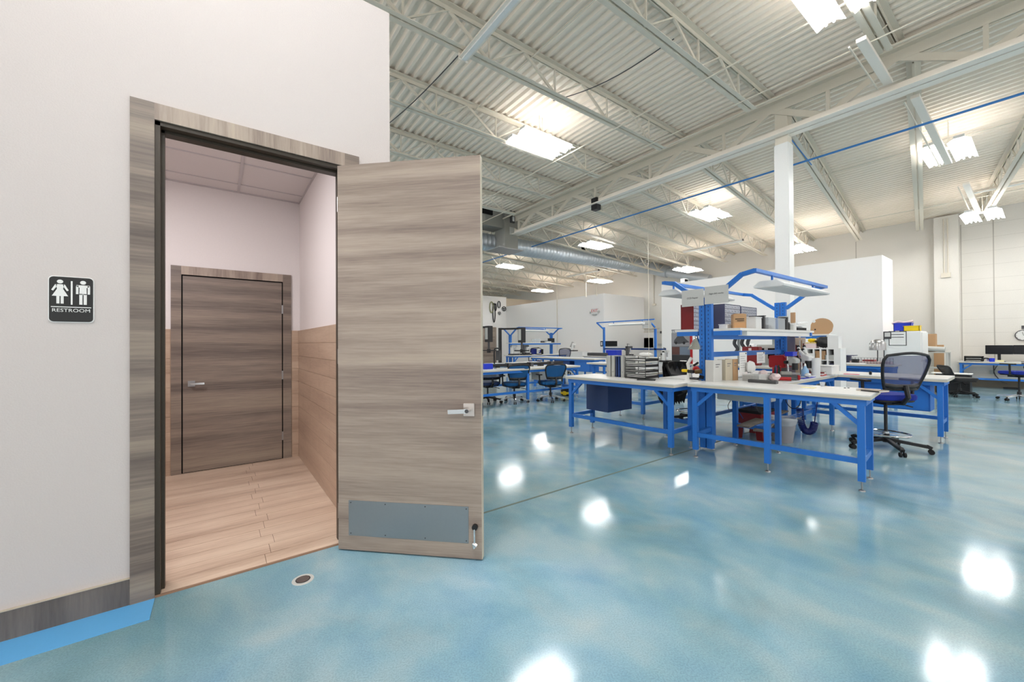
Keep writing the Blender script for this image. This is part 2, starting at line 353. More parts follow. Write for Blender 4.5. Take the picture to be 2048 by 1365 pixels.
# restroom sign ---------------------------------------------------------------
sg = T('restroom_sign', 'black restroom sign with white woman and man figures on the white wall', 'sign', (-.584, YW, 1.59))
def rrect(wd, ht, r, y0, y1, n=6):
    pts = []
    for cx, cz, a in ((wd/2-r, ht/2-r, 0), (-wd/2+r, ht/2-r, 90), (-wd/2+r, -ht/2+r, 180), (wd/2-r, -ht/2+r, 270)):
        for k in range(n+1): t = math.radians(a+90*k/n); pts.append((cx+r*math.cos(t), cz+r*math.sin(t)))
    return MB().prism(pts, 1, y0, y1)
rrect(.157, .228, .018, -.005, 0).build('white_border', 'paper', sg)
rrect(.149, .220, .016, -.007, -.005).build('black_panel', mat('sign_black', (34, 34, 34), .5), sg)
def fig(cx, woman):
    m = MB(); y0, y1 = -.0095, -.007; z = .038
    m.prism([(cx+.0105*math.cos(2*PI*k/16), .086+.0095*math.sin(2*PI*k/16)) for k in range(16)], 1, y0, y1)
    if woman:
        m.prism([(cx-.014, .073), (cx+.014, .073), (cx+.010, .05), (cx+.027, .015), (cx-.027, .015), (cx-.010, .05)], 1, y0, y1)
        for s in (-1, 1):
            m.prism([(cx+s*.010, .073), (cx+s*.016, .072), (cx+s*.029, .044), (cx+s*.023, .040), (cx+s*.011, .062)][::s], 1, y0, y1)
            m.prism([(cx+s*.002, .015), (cx+s*.012, .015), (cx+s*.012, -.022), (cx+s*.002, -.022)][::s], 1, y0, y1)
    else:
        m.prism([(cx-.022, .073), (cx+.022, .073), (cx+.024, .068), (cx+.012, .060), (cx+.013, .026), (cx-.013, .026), (cx-.012, .060), (cx-.024, .068)], 1, y0, y1)
        for s in (-1, 1):
            m.prism([(cx+s*.016, .072), (cx+s*.0245, .068), (cx+s*.0245, .028), (cx+s*.016, .028)][::s], 1, y0, y1)
            m.prism([(cx+s*.002, .030), (cx+s*.013, .030), (cx+s*.013, -.024), (cx+s*.002, -.024)][::s], 1, y0, y1)
    return m
fig(-.038, True).build('woman_figure', 'paper', sg); fig(.040, False).build('man_figure', 'paper', sg)
mb = MB(); mb.box(-.002, .004, -.0095, -.007, -.026, .091); mb.build('divider_bar', 'paper', sg)
B(-.068, .068, -.0095, -.007, -.040, -.036).build('divider_line', 'paper', sg)
text('RESTROOM', .0235, 'paper', 'lettering', sg, (.0, -.008, -.055), (PI/2, 0, 0), .001, 1.08)

# drain plug in floor
dn = T('floor_cleanout', 'round steel cleanout cover set in the blue floor by the doorway', 'drain cover', (.393, 2.579, 0))
MB().lathe([(0, .002), (.055, .002), (.058, 0)], 28).build('rim', 'greyp', dn); MB().lathe([(.0, .004), (.034, .004), (.034, .002)], 28).build('cover', 'steelb', dn)
MB().lathe([(.034, .0024), (.039, .0024)], 28).build('gap_ring', 'ink', dn)

# hall walls --------------------------------------------------------------------
struct(B(XW, XW+.3, -7, 33, 0, 5.6).build('wall_end', 'cmu'), 'white block end wall of the hall')
# pilaster and joints on end wall
a = px_(1872, 600, XW).y; b_ = px_(1921, 600, XW).y
pl = struct(B(XW-.30, XW, b_, a, 0, ZRW-.05).build('trim_7', 'cmu'), 'white pilaster on the end wall')
mb = MB()
for y_ in (px_(1987, 500, XW).y, px_(1920, 500, XW).y-.02, px_(1712, 500, XW).y): mb.box(XW-.006, XW, y_-.012, y_+.012, 0, 4.9)
for k in range(24): mb.box(XW-.003, XW, -7, b_, .2*k+.2, .2*k+.204) if k % 2 else None
struct(mb.build('trim_8', mat('joint_grey', (186, 181, 172), .7)), 'vertical and course joints of the end wall')  # joints marked as flat grey strips
# cable raceway and a dark strip painted as shade along the right of the end wall
struct(B(XW-.05, XW, -7, b_, .26, .32).build('trim_9', 'white_metal'), 'white raceway low on the end wall')
struct(B(XW-.02, XW, -7, b_, 0, .24).build('base_shade_end', mat('base_shade_brown', (110, 104, 92), .7)), 'brownish strip painted as the shade low on the end wall')
# free-standing white partitions
XP = 15.0
y0 = px_(1765, 600, XP).y; y1 = px_(1323, 600, XP).y
struct(B(XP, XP+1.25, y0, y1, 0, 3.79).build('wall_partition', 'part'), 'tall free-standing white partition room')
ye = px_(1208, 640, XP).y
struct(B(XP, XP+3.2, ye, 21, 0, 3.76).build('wall_partition', 'part'), 'tall white partition carrying the exit sign')
struct(B(-5, XP, 20.9, 21.0, 0, 4.35).build('wall_far', 'part'), 'white far wall with hanging belts')
struct(B(-5, XW, 32.9, 33, 0, 5.9).build('wall_far', 'cmu'), 'far end wall behind the partitions')
struct(B(XP, XW, 21.0, 21.1, 0, 4.3).build('wall_far', mat('beige_wall', (196, 184, 166), .7)), 'beige wall above the far partition')

# column -----------------------------------------------------------------------
cl = T('column', 'square white steel column carrying the roof girder', 'column', (8.30, 2.86, 0))
mb = MB(); mb.box(-.115, .115, -.115, .115, 0, 4.95); mb.build('column_cover', 'white_metal', cl, .01)
B(-.10, .10, -.10, .10, 4.95, 5.70).build('post', 'steel', cl); B(-.2, .2, -.2, .2, 0, .03).build('base_plate', 'steel', cl)

# ---------------------------------------------------------------- roof steel
# girder along Y at XG
gd = T('roof_girder', 'deep white roof truss girder resting on the white column', 'roof girder', (XG, 0, 0))
mb = MB(); 
for s in (-1, 1): mb.box(s*.075-.06, s*.075+.06, -7, 33, 5.70, 5.725); mb.box(s*.02-.008, s*.02+.008, -7, 33, 5.55, 5.70)
mb.build('top_chord', 'steel', gd)
mb = MB()
for s in (-1, 1): mb.box(s*.085-.07, s*.085+.07, -7, 33, 5.08, 5.10); mb.box(s*.02-.008, s*.02+.008, -7, 33, 5.10, 5.22)
mb.build('bottom_chord', 'strip', gd)
JY = [-.4+1.70*i+.02 for i in range(-3, 20)]      # joist lines: ... 1.3, 3.0, 4.7 ...
d0 = MB().bar((0, 0, 5.62), (0, .85, 5.14), .10, .05, (1, 0, 0)).build('web_diagonal', 'steel', gd)
v0 = MB().bar((0, .85, 5.14), (0, .85, 5.62), .05, .05).build('web_post', 'steel', gd)
first = True
for y_ in JY[1:-1]:
    if first: d0.location = (0, y_, 0); v0.location = (0, y_, 0); first = False
    else: like(d0, gd, (0, y_, 0)); like(v0, gd, (0, y_, 0))
    like(d0, gd, (0, y_+1.70, 0), (0, 0, PI))
# black box hanging on the girder
P_ = px_(1192, 409, XG)
o = B(-.09, .09, -.10, .10, -.16, .16).build('speaker_box', 'black', None, .01, loc=(P_.x, P_.y, P_.z)); tag(o, 'small black box fixed on the roof girder', 'speaker')
# joists
dj = Vector((0, 0, 0))
def joist(p, q, depth, npan, label, group, first=[None]):
    """p,q: ends of top chord (world)"""
    p, q = Vector(p), Vector(q); L_ = (q-p).length
    t = T('roof_joist', label, 'roof joist', p, 0, group)
    d = (q-p).normalized(); yawj = math.atan2(d.y, d.x); t.rotation_euler = (0, -math.asin(d.z), yawj)
    mb = MB()
    for s in (-1, 1): mb.box(0, L_, s*.05-.035, s*.05+.035, -.012, -.004); mb.box(0, L_, s*.014-.004, s*.014+.004, -.07, -.012)
    mb.build('top_chord', 'steel', t)
    mb = MB(); i0 = .55 if npan > 5 else .4
    for s in (-1, 1): mb.box(i0, L_-.75, s*.05-.032, s*.05+.032, -depth, -depth+.008); mb.box(i0, L_-.75, s*.014-.004, s*.014+.004, -depth+.008, -depth+.06)
    mb.build('bottom_chord', 'steel', t)
    pl_ = (L_-1.2)/npan
    key = round(pl_, 2), round(depth, 2)
    if key not in KIDS:
        ms = []
        for nm, a, b2, ww in (('web_diagonal', (-.5, -.05), (0, -depth+.03), .045), ('web_strut', (0, -.05), (0, -depth+.03), .022), ('web_rod', (.5, -.05), (0, -depth+.03), .02)):
            me = MB().bar((a[0]*pl_, 0, a[1]), (b2[0]*pl_, 0, b2[1]), ww, .025, (0, 1, 0)).build(nm, 'steel', t); ms.append((nm, me.data)); bpy.data.objects.remove(me)
        KIDS[key] = ms
    for k in range(npan):
        for nm, me in KIDS[key]:
            o = bpy.data.objects.new(nm, me); COL.objects.link(o); o.parent = t; o.location = (.6+pl_*(k+.5), 0, 0)
    return t
ordn = ['first', 'second', 'third', 'fourth', 'fifth', 'sixth', 'seventh', 'eighth', 'ninth', 'tenth', 'eleventh', 'twelfth', 'thirteenth', 'fourteenth', 'fifteenth', 'sixteenth']
near = [y for y in JY if -1 < y < 20]
for i, y_ in enumerate(near):
    joist((-3.2, y_, ZR-.005), (XG-.05, y_, ZR-.005), .50, 8, 'white open-web roof joist before the girder, %s counting from the right' % ordn[i], 'roof joists between camera and girder')
ends = [(1955, 430), (1840, 445), (1726, 468), (1628, 485), (1546, 498)]
ends = [px_(a, b2, XW).y for a, b2 in ends]
sp = (ends[4]-ends[1])/3
for i, y_ in enumerate(near[:14]):
    ye_ = ends[i] if i < 5 else ends[4]+(i-4)*sp*1.06
    joist((XG+.05, y_-.15, ZR-.005), (XW-.02, ye_, ZRW+.003), .52, 9, 'white open-web roof joist beyond the girder, %s counting from the right' % ordn[i], 'roof joists between girder and end wall')
for i in range(5):
    joist((XG+.05, near[-1]+1.7*(i+1), ZR-.005), (XW, near[-1]+1.7*(i+1)-1, ZRW), .5, 9, 'far roof joist beyond the exit sign partition, %s from the near side' % ordn[i], 'far roof joists')
# pipes under the roof
def pipe(name, pts, r, m, label, cat='pipe', group=None): return tag(MB().tube(pts, r, 8).build(name, m, None, smooth=True), label, cat, group)
pipe('sprinkler_pipe', [(XG-.42, -6, 5.60), (XG-.42, 32, 5.60)], .022, 'steel', 'thin white sprinkler pipe running beside the roof girder')
a = pz(2048, 186, 4.95); b_ = pz(1119, 476, 4.95); bx = (a.x+b_.x)/2
pipe('air_line', [(a.x-.05*(6+a.y)/10, -6, 4.95), tuple(a), tuple(b_), (b_.x+.1, 20, 4.95)], .02, 'pipe', 'long blue air pipe under the roof joists')
hg = MB()
c1 = pz(1623, 330, 4.95); pipe('air_line_branch', [tuple(c1), (c1.x-.9, c1.y+.12, 5.35)], .01, 'pipe', 'short blue branch hose beside the white column')
# bridging lines (thin rods across joists)
pipe('bridging_rod', [(12.2, -5, roof(12.2)-.08), (12.2, 32, roof(12.2)-.08)], .012, 'steel', 'thin bridging rod across the joists beyond the girder, nearer the column', group=None)
pipe('bridging_rod', [(15.2, -5, roof(15.2)-.50), (15.2, 32, roof(15.2)-.5)], .012, 'steel', 'thin bridging rod across the joists nearest the end wall')
for i, (a_, b2) in enumerate((((835, 165), (1283, 112)), ((945, 285), (1155, 160)))): pass
pipe('conduit', [(3.9, -6, 5.78), (3.9, 32, 5.78)], .012, 'steel', 'thin white conduit under the deck left of the fluorescent lights')
pipe('conduit', [(5.9, -6, 5.32), (5.9, 32, 5.32)], .012, 'steel', 'thin white conduit across the joist bottoms above the open door')
pipe('conduit', [(6.9, -6, 5.30), (6.9, 32, 5.30)], .010, 'steel', 'thin white conduit between the girder and the open door')
def sag(p, q, dz, n=10): 
    p, q = Vector(p), Vector(q); return [tuple(p.lerp(q, i/n)+Vector((0, 0, -dz*math.sin(PI*i/n)))) for i in range(n+1)]
pipe('cable', sag((2.75, 4.75, 5.45), (2.3, 8.2, 5.4), .12), .008, 'dgrey', 'dark loose cable hanging from the unlit strip light', 'cable')
pipe('cable', sag((4.9, 2.95, 5.42), (4.6, 5.0, 5.5), .12), .007, 'dgrey', 'dark loose cable looping between two roof joists', 'cable')
pipe('conduit', [(XW-.32, px_(1888, 500, XW-.3).y, 5.1), (XW-.32, px_(1888, 500, XW-.3).y, px_(1888, 553, XW-.3).z)], .014, 'steel', 'left vertical conduit on the end wall pilaster')
pipe('conduit', [(XW-.32, px_(1896, 500, XW-.3).y, 5.1), (XW-.32, px_(1896, 500, XW-.3).y, px_(1896, 553, XW-.3).z)], .014, 'steel', 'right vertical conduit on the end wall pilaster')
P_ = px_(1892, 551, XW-.31); tag(B(-.04, 0, -.1, .1, -.07, .07).build('junction_box', 'steel', None, loc=tuple(P_)), 'small junction box at the foot of the pilaster conduits', 'junction box')
P_ = px_(1308, 608, XW-.02)
pipe('conduit', [(XW-.03, P_.y, 4.9), (XW-.03, P_.y, P_.z)], .02, 'steel', 'vertical conduit on the end wall left of the big partition'); tag(B(-.05, 0, -.12, .08, -.1, 0).build('junction_box', 'steel', None, loc=tuple(P_)), 'junction box under the conduit left of the big partition', 'junction box')
for xx, top_, lab in ((1114, 520, 'white hanging conduit at the far partition top, leftmost'), (1172, 530, 'white hanging conduit dropping to the exit sign partition'), (1193, 535, 'white hanging conduit right above the exit sign')):
    P_ = px_(xx, 600, XP-.05); pipe('drop_conduit', [(P_.x, P_.y, roof(15)-.1), (P_.x, P_.y, 3.7 if xx > 1120 else .5)], .02, 'steel', lab)
P_ = px_(1297, 600, 11.0); pipe('drop_conduit', [(11, P_.y, roof(11)), (11, P_.y, .0)], .008, 'steel', 'thin conduit dropping in front of the big partition left edge')

# light fixtures -----------------------------------------------------------------
def lamp_fixture(loc, label, group, first=[None]):
    if first[0] is None:
        t = T('high_bay_light', label, 'ceiling light', loc, 0, group); first[0] = t
        for s in (-1, 1):
            h = MB(); cy = s*.19
            h.box(-.62, .62, cy-.07, cy+.07, .05, .10)
            ho = h.build('housing', 'white_metal', t)
            mb = MB(); mb.prism([(cy-.06, .055), (cy-.15, .0), (cy-.145, -.004), (cy-.05, .048)], 0, -.62, .62); mb.prism([(cy+.06, .055), (cy+.15, .0), (cy+.145, -.004), (cy+.05, .048)], 0, -.62, .62)
            mb.build('reflector', 'glowr', t)
            tb_ = MB()
            for k in (-.11, -.04, .04, .11): tb_.cyl((-.58, cy+k, .012), (.58, cy+k, .012), .014, 6)
            tb_.build('lamp_tubes', M['tube'], t)
        B(-.05, .05, -.26, .26, .10, .13).build('cross_bar', 'steel', t)
        for X_ in (-.04, .04): B(X_-.005, X_+.005, -.006, .006, .13, .72).build('hanger_rod', 'steel', t)
        return t
    c = copy_tree(first[0]); c.location = loc; c['label'] = label; c['group'] = group; return c
ZL = 5.30
lights = [((1082, 291), 5.30, 'lit twin fluorescent high bay light above the open door, nearest the wall'),
          ((1421, 431), 5.05, 'lit twin high bay light beyond the girder left of the column'),
          ((1897, 308), 5.02, 'lit twin high bay light in the right bay beyond the girder'),
          ((1965, 434), 4.75, 'lit twin high bay light closest to the end wall at far right'),
          ((1668, -22), 5.32, 'lit high bay light cut by the top edge of the picture'),
          ((1020, 535), 5.05, 'lit light hanging below the round duct at left'),
          ((1085, 583), 4.75, 'farthest lit strip light above the far white partition'),
          ((1200, 564), 4.75, 'lit strip light above the exit sign'),
          ((1376, 541), 4.72, 'lit strip light left of the blue bench frame'),
          ((1597, 500), 4.74, 'lit light just right of the column'),
          ((1192, 493), 5.0, 'lit light above the round duct')]
for (xx, yy), z_, lab in lights:
    P_ = pz(xx, yy, z_); P_ = px_(xx, yy, 15.6) if P_.x > 15.9 else P_; lf = lamp_fixture(tuple(P_), lab, 'twin fluorescent high bay lights')
    if P_.y > 9 or xx == 1376:
        for o_ in bpy.data.objects:
            if o_.parent == lf and o_.name.startswith('lamp_tubes'): o_.data = o_.data.copy(); o_.data.materials[0] = M['tube_far']
for i, (xx, yy) in enumerate(((-.8, -2.6), (5.6, -3.4), (12.8, -3.2), (-.2, 1.2), (17.0, -3.2), (5.0, 11.4), (5.2, 17.2), (12.9, 22.5), (6, 26))):
    lamp_fixture((xx, yy, roof(xx)-.55), 'fluorescent high bay light ' + ['behind the camera at left', 'behind the camera at right', 'right of the frame beyond the girder', 'above the wall over the restroom door', 'right of the frame by the end wall', 'above the restroom block', 'far behind the restroom block', 'in the farthest corner of the hall', 'at the far end of the hall'][i], 'high bay lights outside the picture')
def strip(p, q, label, m='strip'):
    p, q = Vector(p), Vector(q); L_ = (q-p).length; a_ = math.atan2(q.y-p.y, q.x-p.x)
    t = T('strip_light', label, 'strip light', p, a_)
    MB().prism([(-.07, 0), (.07, 0), (.045, .06), (-.045, .06)], 0, 0, L_).build('housing', m, t)
    MB().box(0, .01, -.075, .075, -.02, .07).box(L_-.01, L_, -.075, .075, -.02, .07).build('end_cap', m, t)
    MB().box(.02, L_-.02, -.03, .03, -.02, 0).build('tube_cover', 'white_metal', t); return t
strip((2.72, 4.78, 5.28), (2.72, 2.3, 5.28), 'unlit white strip light hung under the joists at upper left')
a = px_(1940, 388, 15.2); strip((15.2, a.y, a.z), (15.2, a.y-2.4, a.z), 'unlit white strip light at the right edge near the end wall')
a = pz(1367, 505, 4.9); strip(tuple(a), (a.x, a.y-2.2, a.z), 'unlit strip light left of the column near the big partition')
a = pz(1134, 554, 4.9); strip((a.x, a.y, a.z), (a.x, a.y-2.2, a.z), 'unlit strip light below the duct at far left')
# channel strips beside the right-hand joist (fixture rails)
for i, (p, q, lab) in enumerate((((6.6, 1.40, 5.22), (8.05, 1.40, 5.22), 'white light channel ending at the girder'), ((8.6, 1.2, 5.12), (12.0, 1.2, 5.0), 'white light channel running to the right bay light'), ((13.6, 1.1, 4.92), (16.4, 1.1, 4.78), 'white light channel running to the end wall light'))):
    t = T('light_channel', lab, 'light channel', (0, 0, 0)); MB().bar(p, q, .10, .05).build('channel', 'strip', t)
    MB().tube([(p[0], p[1]+.12, p[2]-.03), (q[0], q[1]+.12, q[2]-.03)], .012).build('conduit', 'steel', t)

# spiral duct ----------------------------------------------------------------------
dt = T('round_duct', 'big round spiral galvanised air duct hanging under the joists', 'air duct', (0, 0, 0))
YD = 11.7
pa = py_(960, 483, YD); pb = py_(1302, 536, YD)
pa.z -= 0; dvec = (pb-pa).normalized(); start = pa-dvec*2.5
LD = (pb-start).length; nseg = int(LD/.16)
prof = []
mb = MB(); Q = dvec.to_track_quat('Z', 'Y').to_matrix()
n = 28; rings = []
for i in range(nseg+1):
    for dr_, off in ((.30, 0), (.308, .012), (.30, .024)):
        z = i*LD/nseg+off
        for k in range(n): rings.append(start + Q @ Vector((dr_*math.cos(2*PI*k/n), dr_*math.sin(2*PI*k/n), z)))
nr = len(rings)//n
mb.add(rings, [(i*n+k, i*n+(k+1) % n, (i+1)*n+(k+1) % n, (i+1)*n+k) for i in range(nr-1) for k in range(n)])
mb.build('duct_body', 'duct', dt, smooth=True)
e1 = pb; el = [e1+Vector((.0, 0, 0)), e1+Vector((.28, -.05, -.04)), e1+Vector((.45, -.25, -.12)), e1+Vector((.5, -.6, -.25))]
MB().tube(el, .29, 20).build('elbow', 'duct', dt, smooth=True)
e2 = el[-1]; MB().tube([e2, e2+Vector((.05, -1.0, -.32)), e2+Vector((.1, -2.0, -.62))], .22, 20).build('branch', 'duct', dt, smooth=True)
for xx, yy in ((1165, 498), (1292, 524), (1370, 562)):
    P_ = py_(xx, yy, YD-.32 if xx < 1350 else 9.6)
    g = B(-.16, .16, -.06, .12, -.09, .09).build('vent_grille', 'white_metal', dt, loc=tuple(P_)); B(-.13, .13, -.066, -.06, -.06, .06).build('grille_opening', 'hole', g)
hv = T('air_handler', 'grey galvanised air handling box standing across the round duct', 'air handler', (0, 0, 0))
c0 = py_(1010, 505, 10.9); c1 = py_(1036, 505, 10.9); zt = py_(1020, 385, 10.9).z; zb = py_(1036, 504, 10.9).z
B(c0.x, c1.x, 10.9, 11.5, zb, zt).build('cabinet', 'galv', hv)
B(c0.x-.45, c1.x, 10.6, 11.4, zb-.03, zb).build('bottom_plate', 'steelb', hv)
B(c0.x-.75, c0.x, 11.0, 11.6, zb+.75, zb+1.35).build('side_box', 'galv', hv)
B(c0.x-.2, c0.x-.02, 10.95, 11.0, zt-.15, zt+.15).build('louvre', 'hole', hv)
B(c0.x-.95, c0.x-.45, 10.95, 11.0, zb+1.1, zb+1.45).build('louvre', 'hole', hv)
xm = (c0.x+c1.x)/2
g = B(xm-.06, xm+.1, 10.84, 10.9, zb+.95, zb+1.35).build('switch_box', 'dgrey', hv); B(xm+.0, xm+.07, 10.82, 10.84, zb+1.0, zb+1.15).build('switch_label', 'paper', g)
B(xm-.08, xm+.14, 10.89, 10.9, zb+.55, zb+.8).build('data_plate', 'greyp', hv)

# ================================================================= FURNITURE
def leg_mb(x, y, H, foot=.10, w_=.05): return MB().box(x-w_/2, x+w_/2, y-w_/2, y+w_/2, foot, H)
LEGM = {}
def table(label, p0, p1, D, H, legs=None, rails='near', name='workbench', mid=True, topc='top', depth_leg=.50, group='blue steel workbenches', foot=.09):
    """p0 left and p1 right end of the near edge of the tabletop; local +y runs away from the viewer"""
    p0 = Vector((*p0, 0)); p1 = Vector((*p1, 0)); L_ = (p1-p0).length; a_ = math.atan2(p1.y-p0.y, p1.x-p0.x)
    t = T(name, label, 'workbench', p0, a_, group)
    B(0, L_, 0, D, H-.012, H).build('tabletop', topc, t); B(0.001, L_-.001, .001, D-.001, H-.042, H-.012).build('core_board', 'edge', t)
    h = H-.042; li = .055; y1 = li+depth_leg
    mb = MB(); mb.box(.03, L_-.03, li-.025, li+.025, h-.055, h); mb.box(.03, L_-.03, y1-.025, y1+.025, h-.055, h)
    for X_ in (.055, L_-.055): mb.box(X_-.024, X_+.024, li, y1, h-.053, h-.002)
    mb.build('apron', 'blue', t)
    ps = [(.07, li), (L_-.07, li), (.07, y1), (L_-.07, y1)]
    if mid: ps.append((L_*.5, li))
    if ('l', round(h, 3)) not in LEGM:
        lo_ = MB().box(-.027, .027, -.027, .027, foot, h-.05).build('leg', 'blue', t)
        fo = MB().cyl((0, 0, .012), (0, 0, foot+.01), .006, 8).lathe([(0, .016), (.012, .014), (.024, .008), (.026, 0)], 14).build('leveling_foot', 'steelb', lo_)
        LEGM[('l', round(h, 3))] = lo_.data, fo.data
        bpy.data.objects.remove(fo); bpy.data.objects.remove(lo_)
    lm, fm = LEGM[('l', round(h, 3))]
    for q in ps:
        o = bpy.data.objects.new('leg', lm); COL.objects.link(o); o.parent = t; o.location = (q[0], q[1], 0)
        f_ = bpy.data.objects.new('leveling_foot', fm); COL.objects.link(f_); f_.parent = o
    for X_, s in ((.07, 1), (L_-.07, -1)):
        MB().bar((X_, li, h-.24), (X_+s*.20, li, h-.05), .035, .035, (0, 1, 0)).build('gusset', 'blue', t)
    zr = .27
    for X_ in (.07, L_-.07): B(X_-.018, X_+.018, li, y1, zr-.025, zr+.025).build('end_rail', 'blue', t)
    if rails == 'near': B(.07, L_-.07, li-.018, li+.018, zr-.025, zr+.025).build('long_rail', 'blue', t)
    elif rails == 'far': B(.07, L_-.07, y1-.018, y1+.018, zr-.025, zr+.025).build('long_rail', 'blue', t)
    elif rails == 'mid': B(.07, L_-.07, (li+y1)/2-.018, (li+y1)/2+.018, zr-.025, zr+.025).build('long_rail', 'blue', t)
    return t
tA = table('blue steel workbench nearest the camera with notebook and small cup on it', (4.50, 2.575), (4.655, .95), .74, .875)
tB = table('blue steel workbench holding the binders and black letter tray', (4.26, 4.40), (4.36, 2.665), .70, .86, mid=False)
tD = table('white topped workbench with microscopes and maroon bottle, facing the blue chair', (5.44, 1.93), (7.60, 1.93), .64, .86, rails='mid', mid=False)
tE = table('workbench back to back behind the microscopes bench, under the red drawer cabinet', (7.60, 3.34), (5.10, 3.34), .64, .86, rails='mid', mid=False)
tC = table('white topped blue workbench right of the mesh chair with a blue drawer box', (7.63, 2.46), (7.66, .80), .85, .86, rails='far', mid=False)
# drawer boxes hanging below benches
def dbox(label, x0, x1, y0, y1, z0, z1, m, handle=None, face=None, cat='drawer unit', name='drawer_box', group=None, rows=1):
    t = T(name, label, cat, ((x0+x1)/2, (y0+y1)/2, z0), 0, group); a_, b2 = (x1-x0)/2, (y1-y0)/2
    B(-a_, a_, -b2, b2, 0, z1-z0).build('body', m, t, .004)
    hh = (z1-z0)/rows
    for k in range(rows):
        if face == '-y':
            d = B(-a_+.012, a_-.012, -b2-.012, -b2, k*hh+.012, k*hh+hh-.012).build('drawer', m, t, .003)
            if handle: B(-.06, .06, -b2-.03, -b2-.012, k*hh+hh*.5-.01, k*hh+hh*.5+.01).build('handle', handle, d)
        if face == '-x':
            d = B(-a_-.012, -a_, -b2+.012, b2-.012, k*hh+.012, k*hh+hh-.012).build('drawer', m, t, .003)
            if handle: B(-a_-.03, -a_-.012, -.06, .06, k*hh+hh*.5-.01, k*hh+hh*.5+.01).build('handle', handle, d)
    return t
dbox('dark navy steel drawer box hanging under the left workbench', 4.60, 5.16, 3.86, 4.29, .335, .817, 'navy')
dbox('white drawer box hanging under the near workbench', 5.06, 5.41, 1.97, 2.50, .645, .832, 'greyp')
dbox('bright blue steel drawer box under the right workbench', 7.76, 8.10, .97, 1.72, .40, .817, 'blue', face='-x')

# workstation uprights with shelf and overhead light rail ---------------------------
def upright(t, x, y, z1, both=True, w_=.075):
    for s in ((-1, 1) if both else (0,)):
        u = B(x-.03, x+.03, y+s*.043-w_/2+.002, y+s*.043+w_/2-.002, 0.02, z1).build('upright', 'blue', t)
        mb = MB()
        for k in range(int((z1-.95)/.05)): mb.box(x-.0305, x-.030, y+s*.043-.006, y+s*.043+.006, .95+k*.05, .97+k*.05)
        mb.build('slot', 'dblue', u); u.children[0]['kind'] = 'stuff'
def frameS(t, ax, c, a0, a1, zs, arms, zt, side_d=(.42, .56), fixture=True):
    """ax 'x' or 'y': spine direction; c: coordinate of spine; arms: list of signs"""
    def P(a_, d, z): return (a_, c+d, z) if ax == 'x' else (c+d, a_, z)
    for s in arms:
        for a_ in (a0, a1):
            MB().bar(P(a_, s*.08, zt-.10), P(a_, s*side_d[0], zt+.17), .045, .05).build('light_arm', 'blue', t)
            MB().bar(P(a_, s*side_d[0], zt+.165), P(a_, s*side_d[1], zt+.19), .045, .05).build('arm_tip', 'blue', t)
        MB().bar(P(a0-.03, s*side_d[1], zt+.19), P(a1+.08, s*side_d[1], zt+.19), .05, .04).build('light_rail', 'blue', t)
st = T('overhead_gantry', 'blue upright frame with long shelf over the microscope bench', 'overhead gantry', (0, 0, 0))
UX0, UX1, UY = 5.0, 7.36, 2.60
upright(st, UX0, UY, 1.93); upright(st, UX1, UY, 2.0)
frameS(st, 'x', UY, UX0, UX1, 1.53, (-1, 1), 2.0, (.44, .58))
ZS = 1.53
for s, lab in ((-1, 'shelf'), (1, 'shelf')):
    y0_, y1_ = (UY+s*.10, UY+s*.42); ya, yb_ = min(y0_, y1_), max(y0_, y1_)
    B(UX0-.02, UX1+.1, ya, yb_, ZS-.03, ZS).build('shelf_board', 'top', st)
    for a_ in (UX0, UX1): B(a_-.022, a_+.022, ya-.0, yb_-.03 if s > 0 else yb_, ZS-.085, ZS-.03).build('shelf_bracket', 'blue', st)
B(UX0+.03, UX1-.03, UY-.02, UY+.02, ZS-.13, ZS-.04).build('cross_beam', 'blue', st)
B(UX0+.03, UX1-.03, UY-.02, UY+.02, 1.17, 1.235).build('cross_beam', 'blue', st)
B(UX0+.2, UX1+.05, UY-.40, UY-.30, ZS-.09, ZS-.03).build('light_valance', 'white_metal', st)
def bench_light(label, x0, x1, y, z, along='x'):
    t = T('bench_light', label, 'bench light', (x0, y, z) if along == 'x' else (y, x0, z), 0 if along == 'x' else PI/2); L_ = x1-x0
    MB().prism([(-.16, 0), (.16, 0), (.17, .02), (.09, .075), (-.09, .075), (-.17, .02)], 0, 0, L_).build('housing', 'white_metal', t)
    B(.02, L_-.02, -.14, .14, -.006, 0).build('lens', 'paper', t)
    mb = MB()
    for X_ in (.12, L_-.12): mb.box(X_-.01, X_+.01, -.01, .01, .075, .14)
    mb.build('hanger', 'blue', t); return t
bench_light('white fluorescent bench light hung from the right blue rail', 5.35, 7.0, UY-.58, 2.03)
bench_light('white fluorescent bench light hung from the left blue rail behind paper signs', 5.1, 6.7, UY+.58, 2.03)
# paper signs on the first upright
def paper_sign(label, y0, y1, z0, z1, lines, x=4.955):
    t = T('paper_sign', label, 'sign', (x, (y0+y1)/2, z0)); a_ = (y1-y0)/2
    B(-.004, 0, -a_, a_, 0, z1-z0).build('card', 'gpaper', t)
    for s_, sz, dz, dy in lines: text(s_, sz, 'gink' if sz < .02 else 'ink', 'lettering', t, (-.005, dy, dz), (PI/2, 0, -PI/2), .0005)
    return t
paper_sign('grey paper sign reading CCD Repair on the blue upright', 2.605, 2.90, 1.83, 2.045, [('CCD Repair', .030, .105, 0)])
paper_sign('grey paper sign reading Flight BIG works right of the upright', 2.30, 2.593, 1.84, 2.06, [('Flight-BIG works', .026, .125, 0), ('1', .018, .10, 0)])

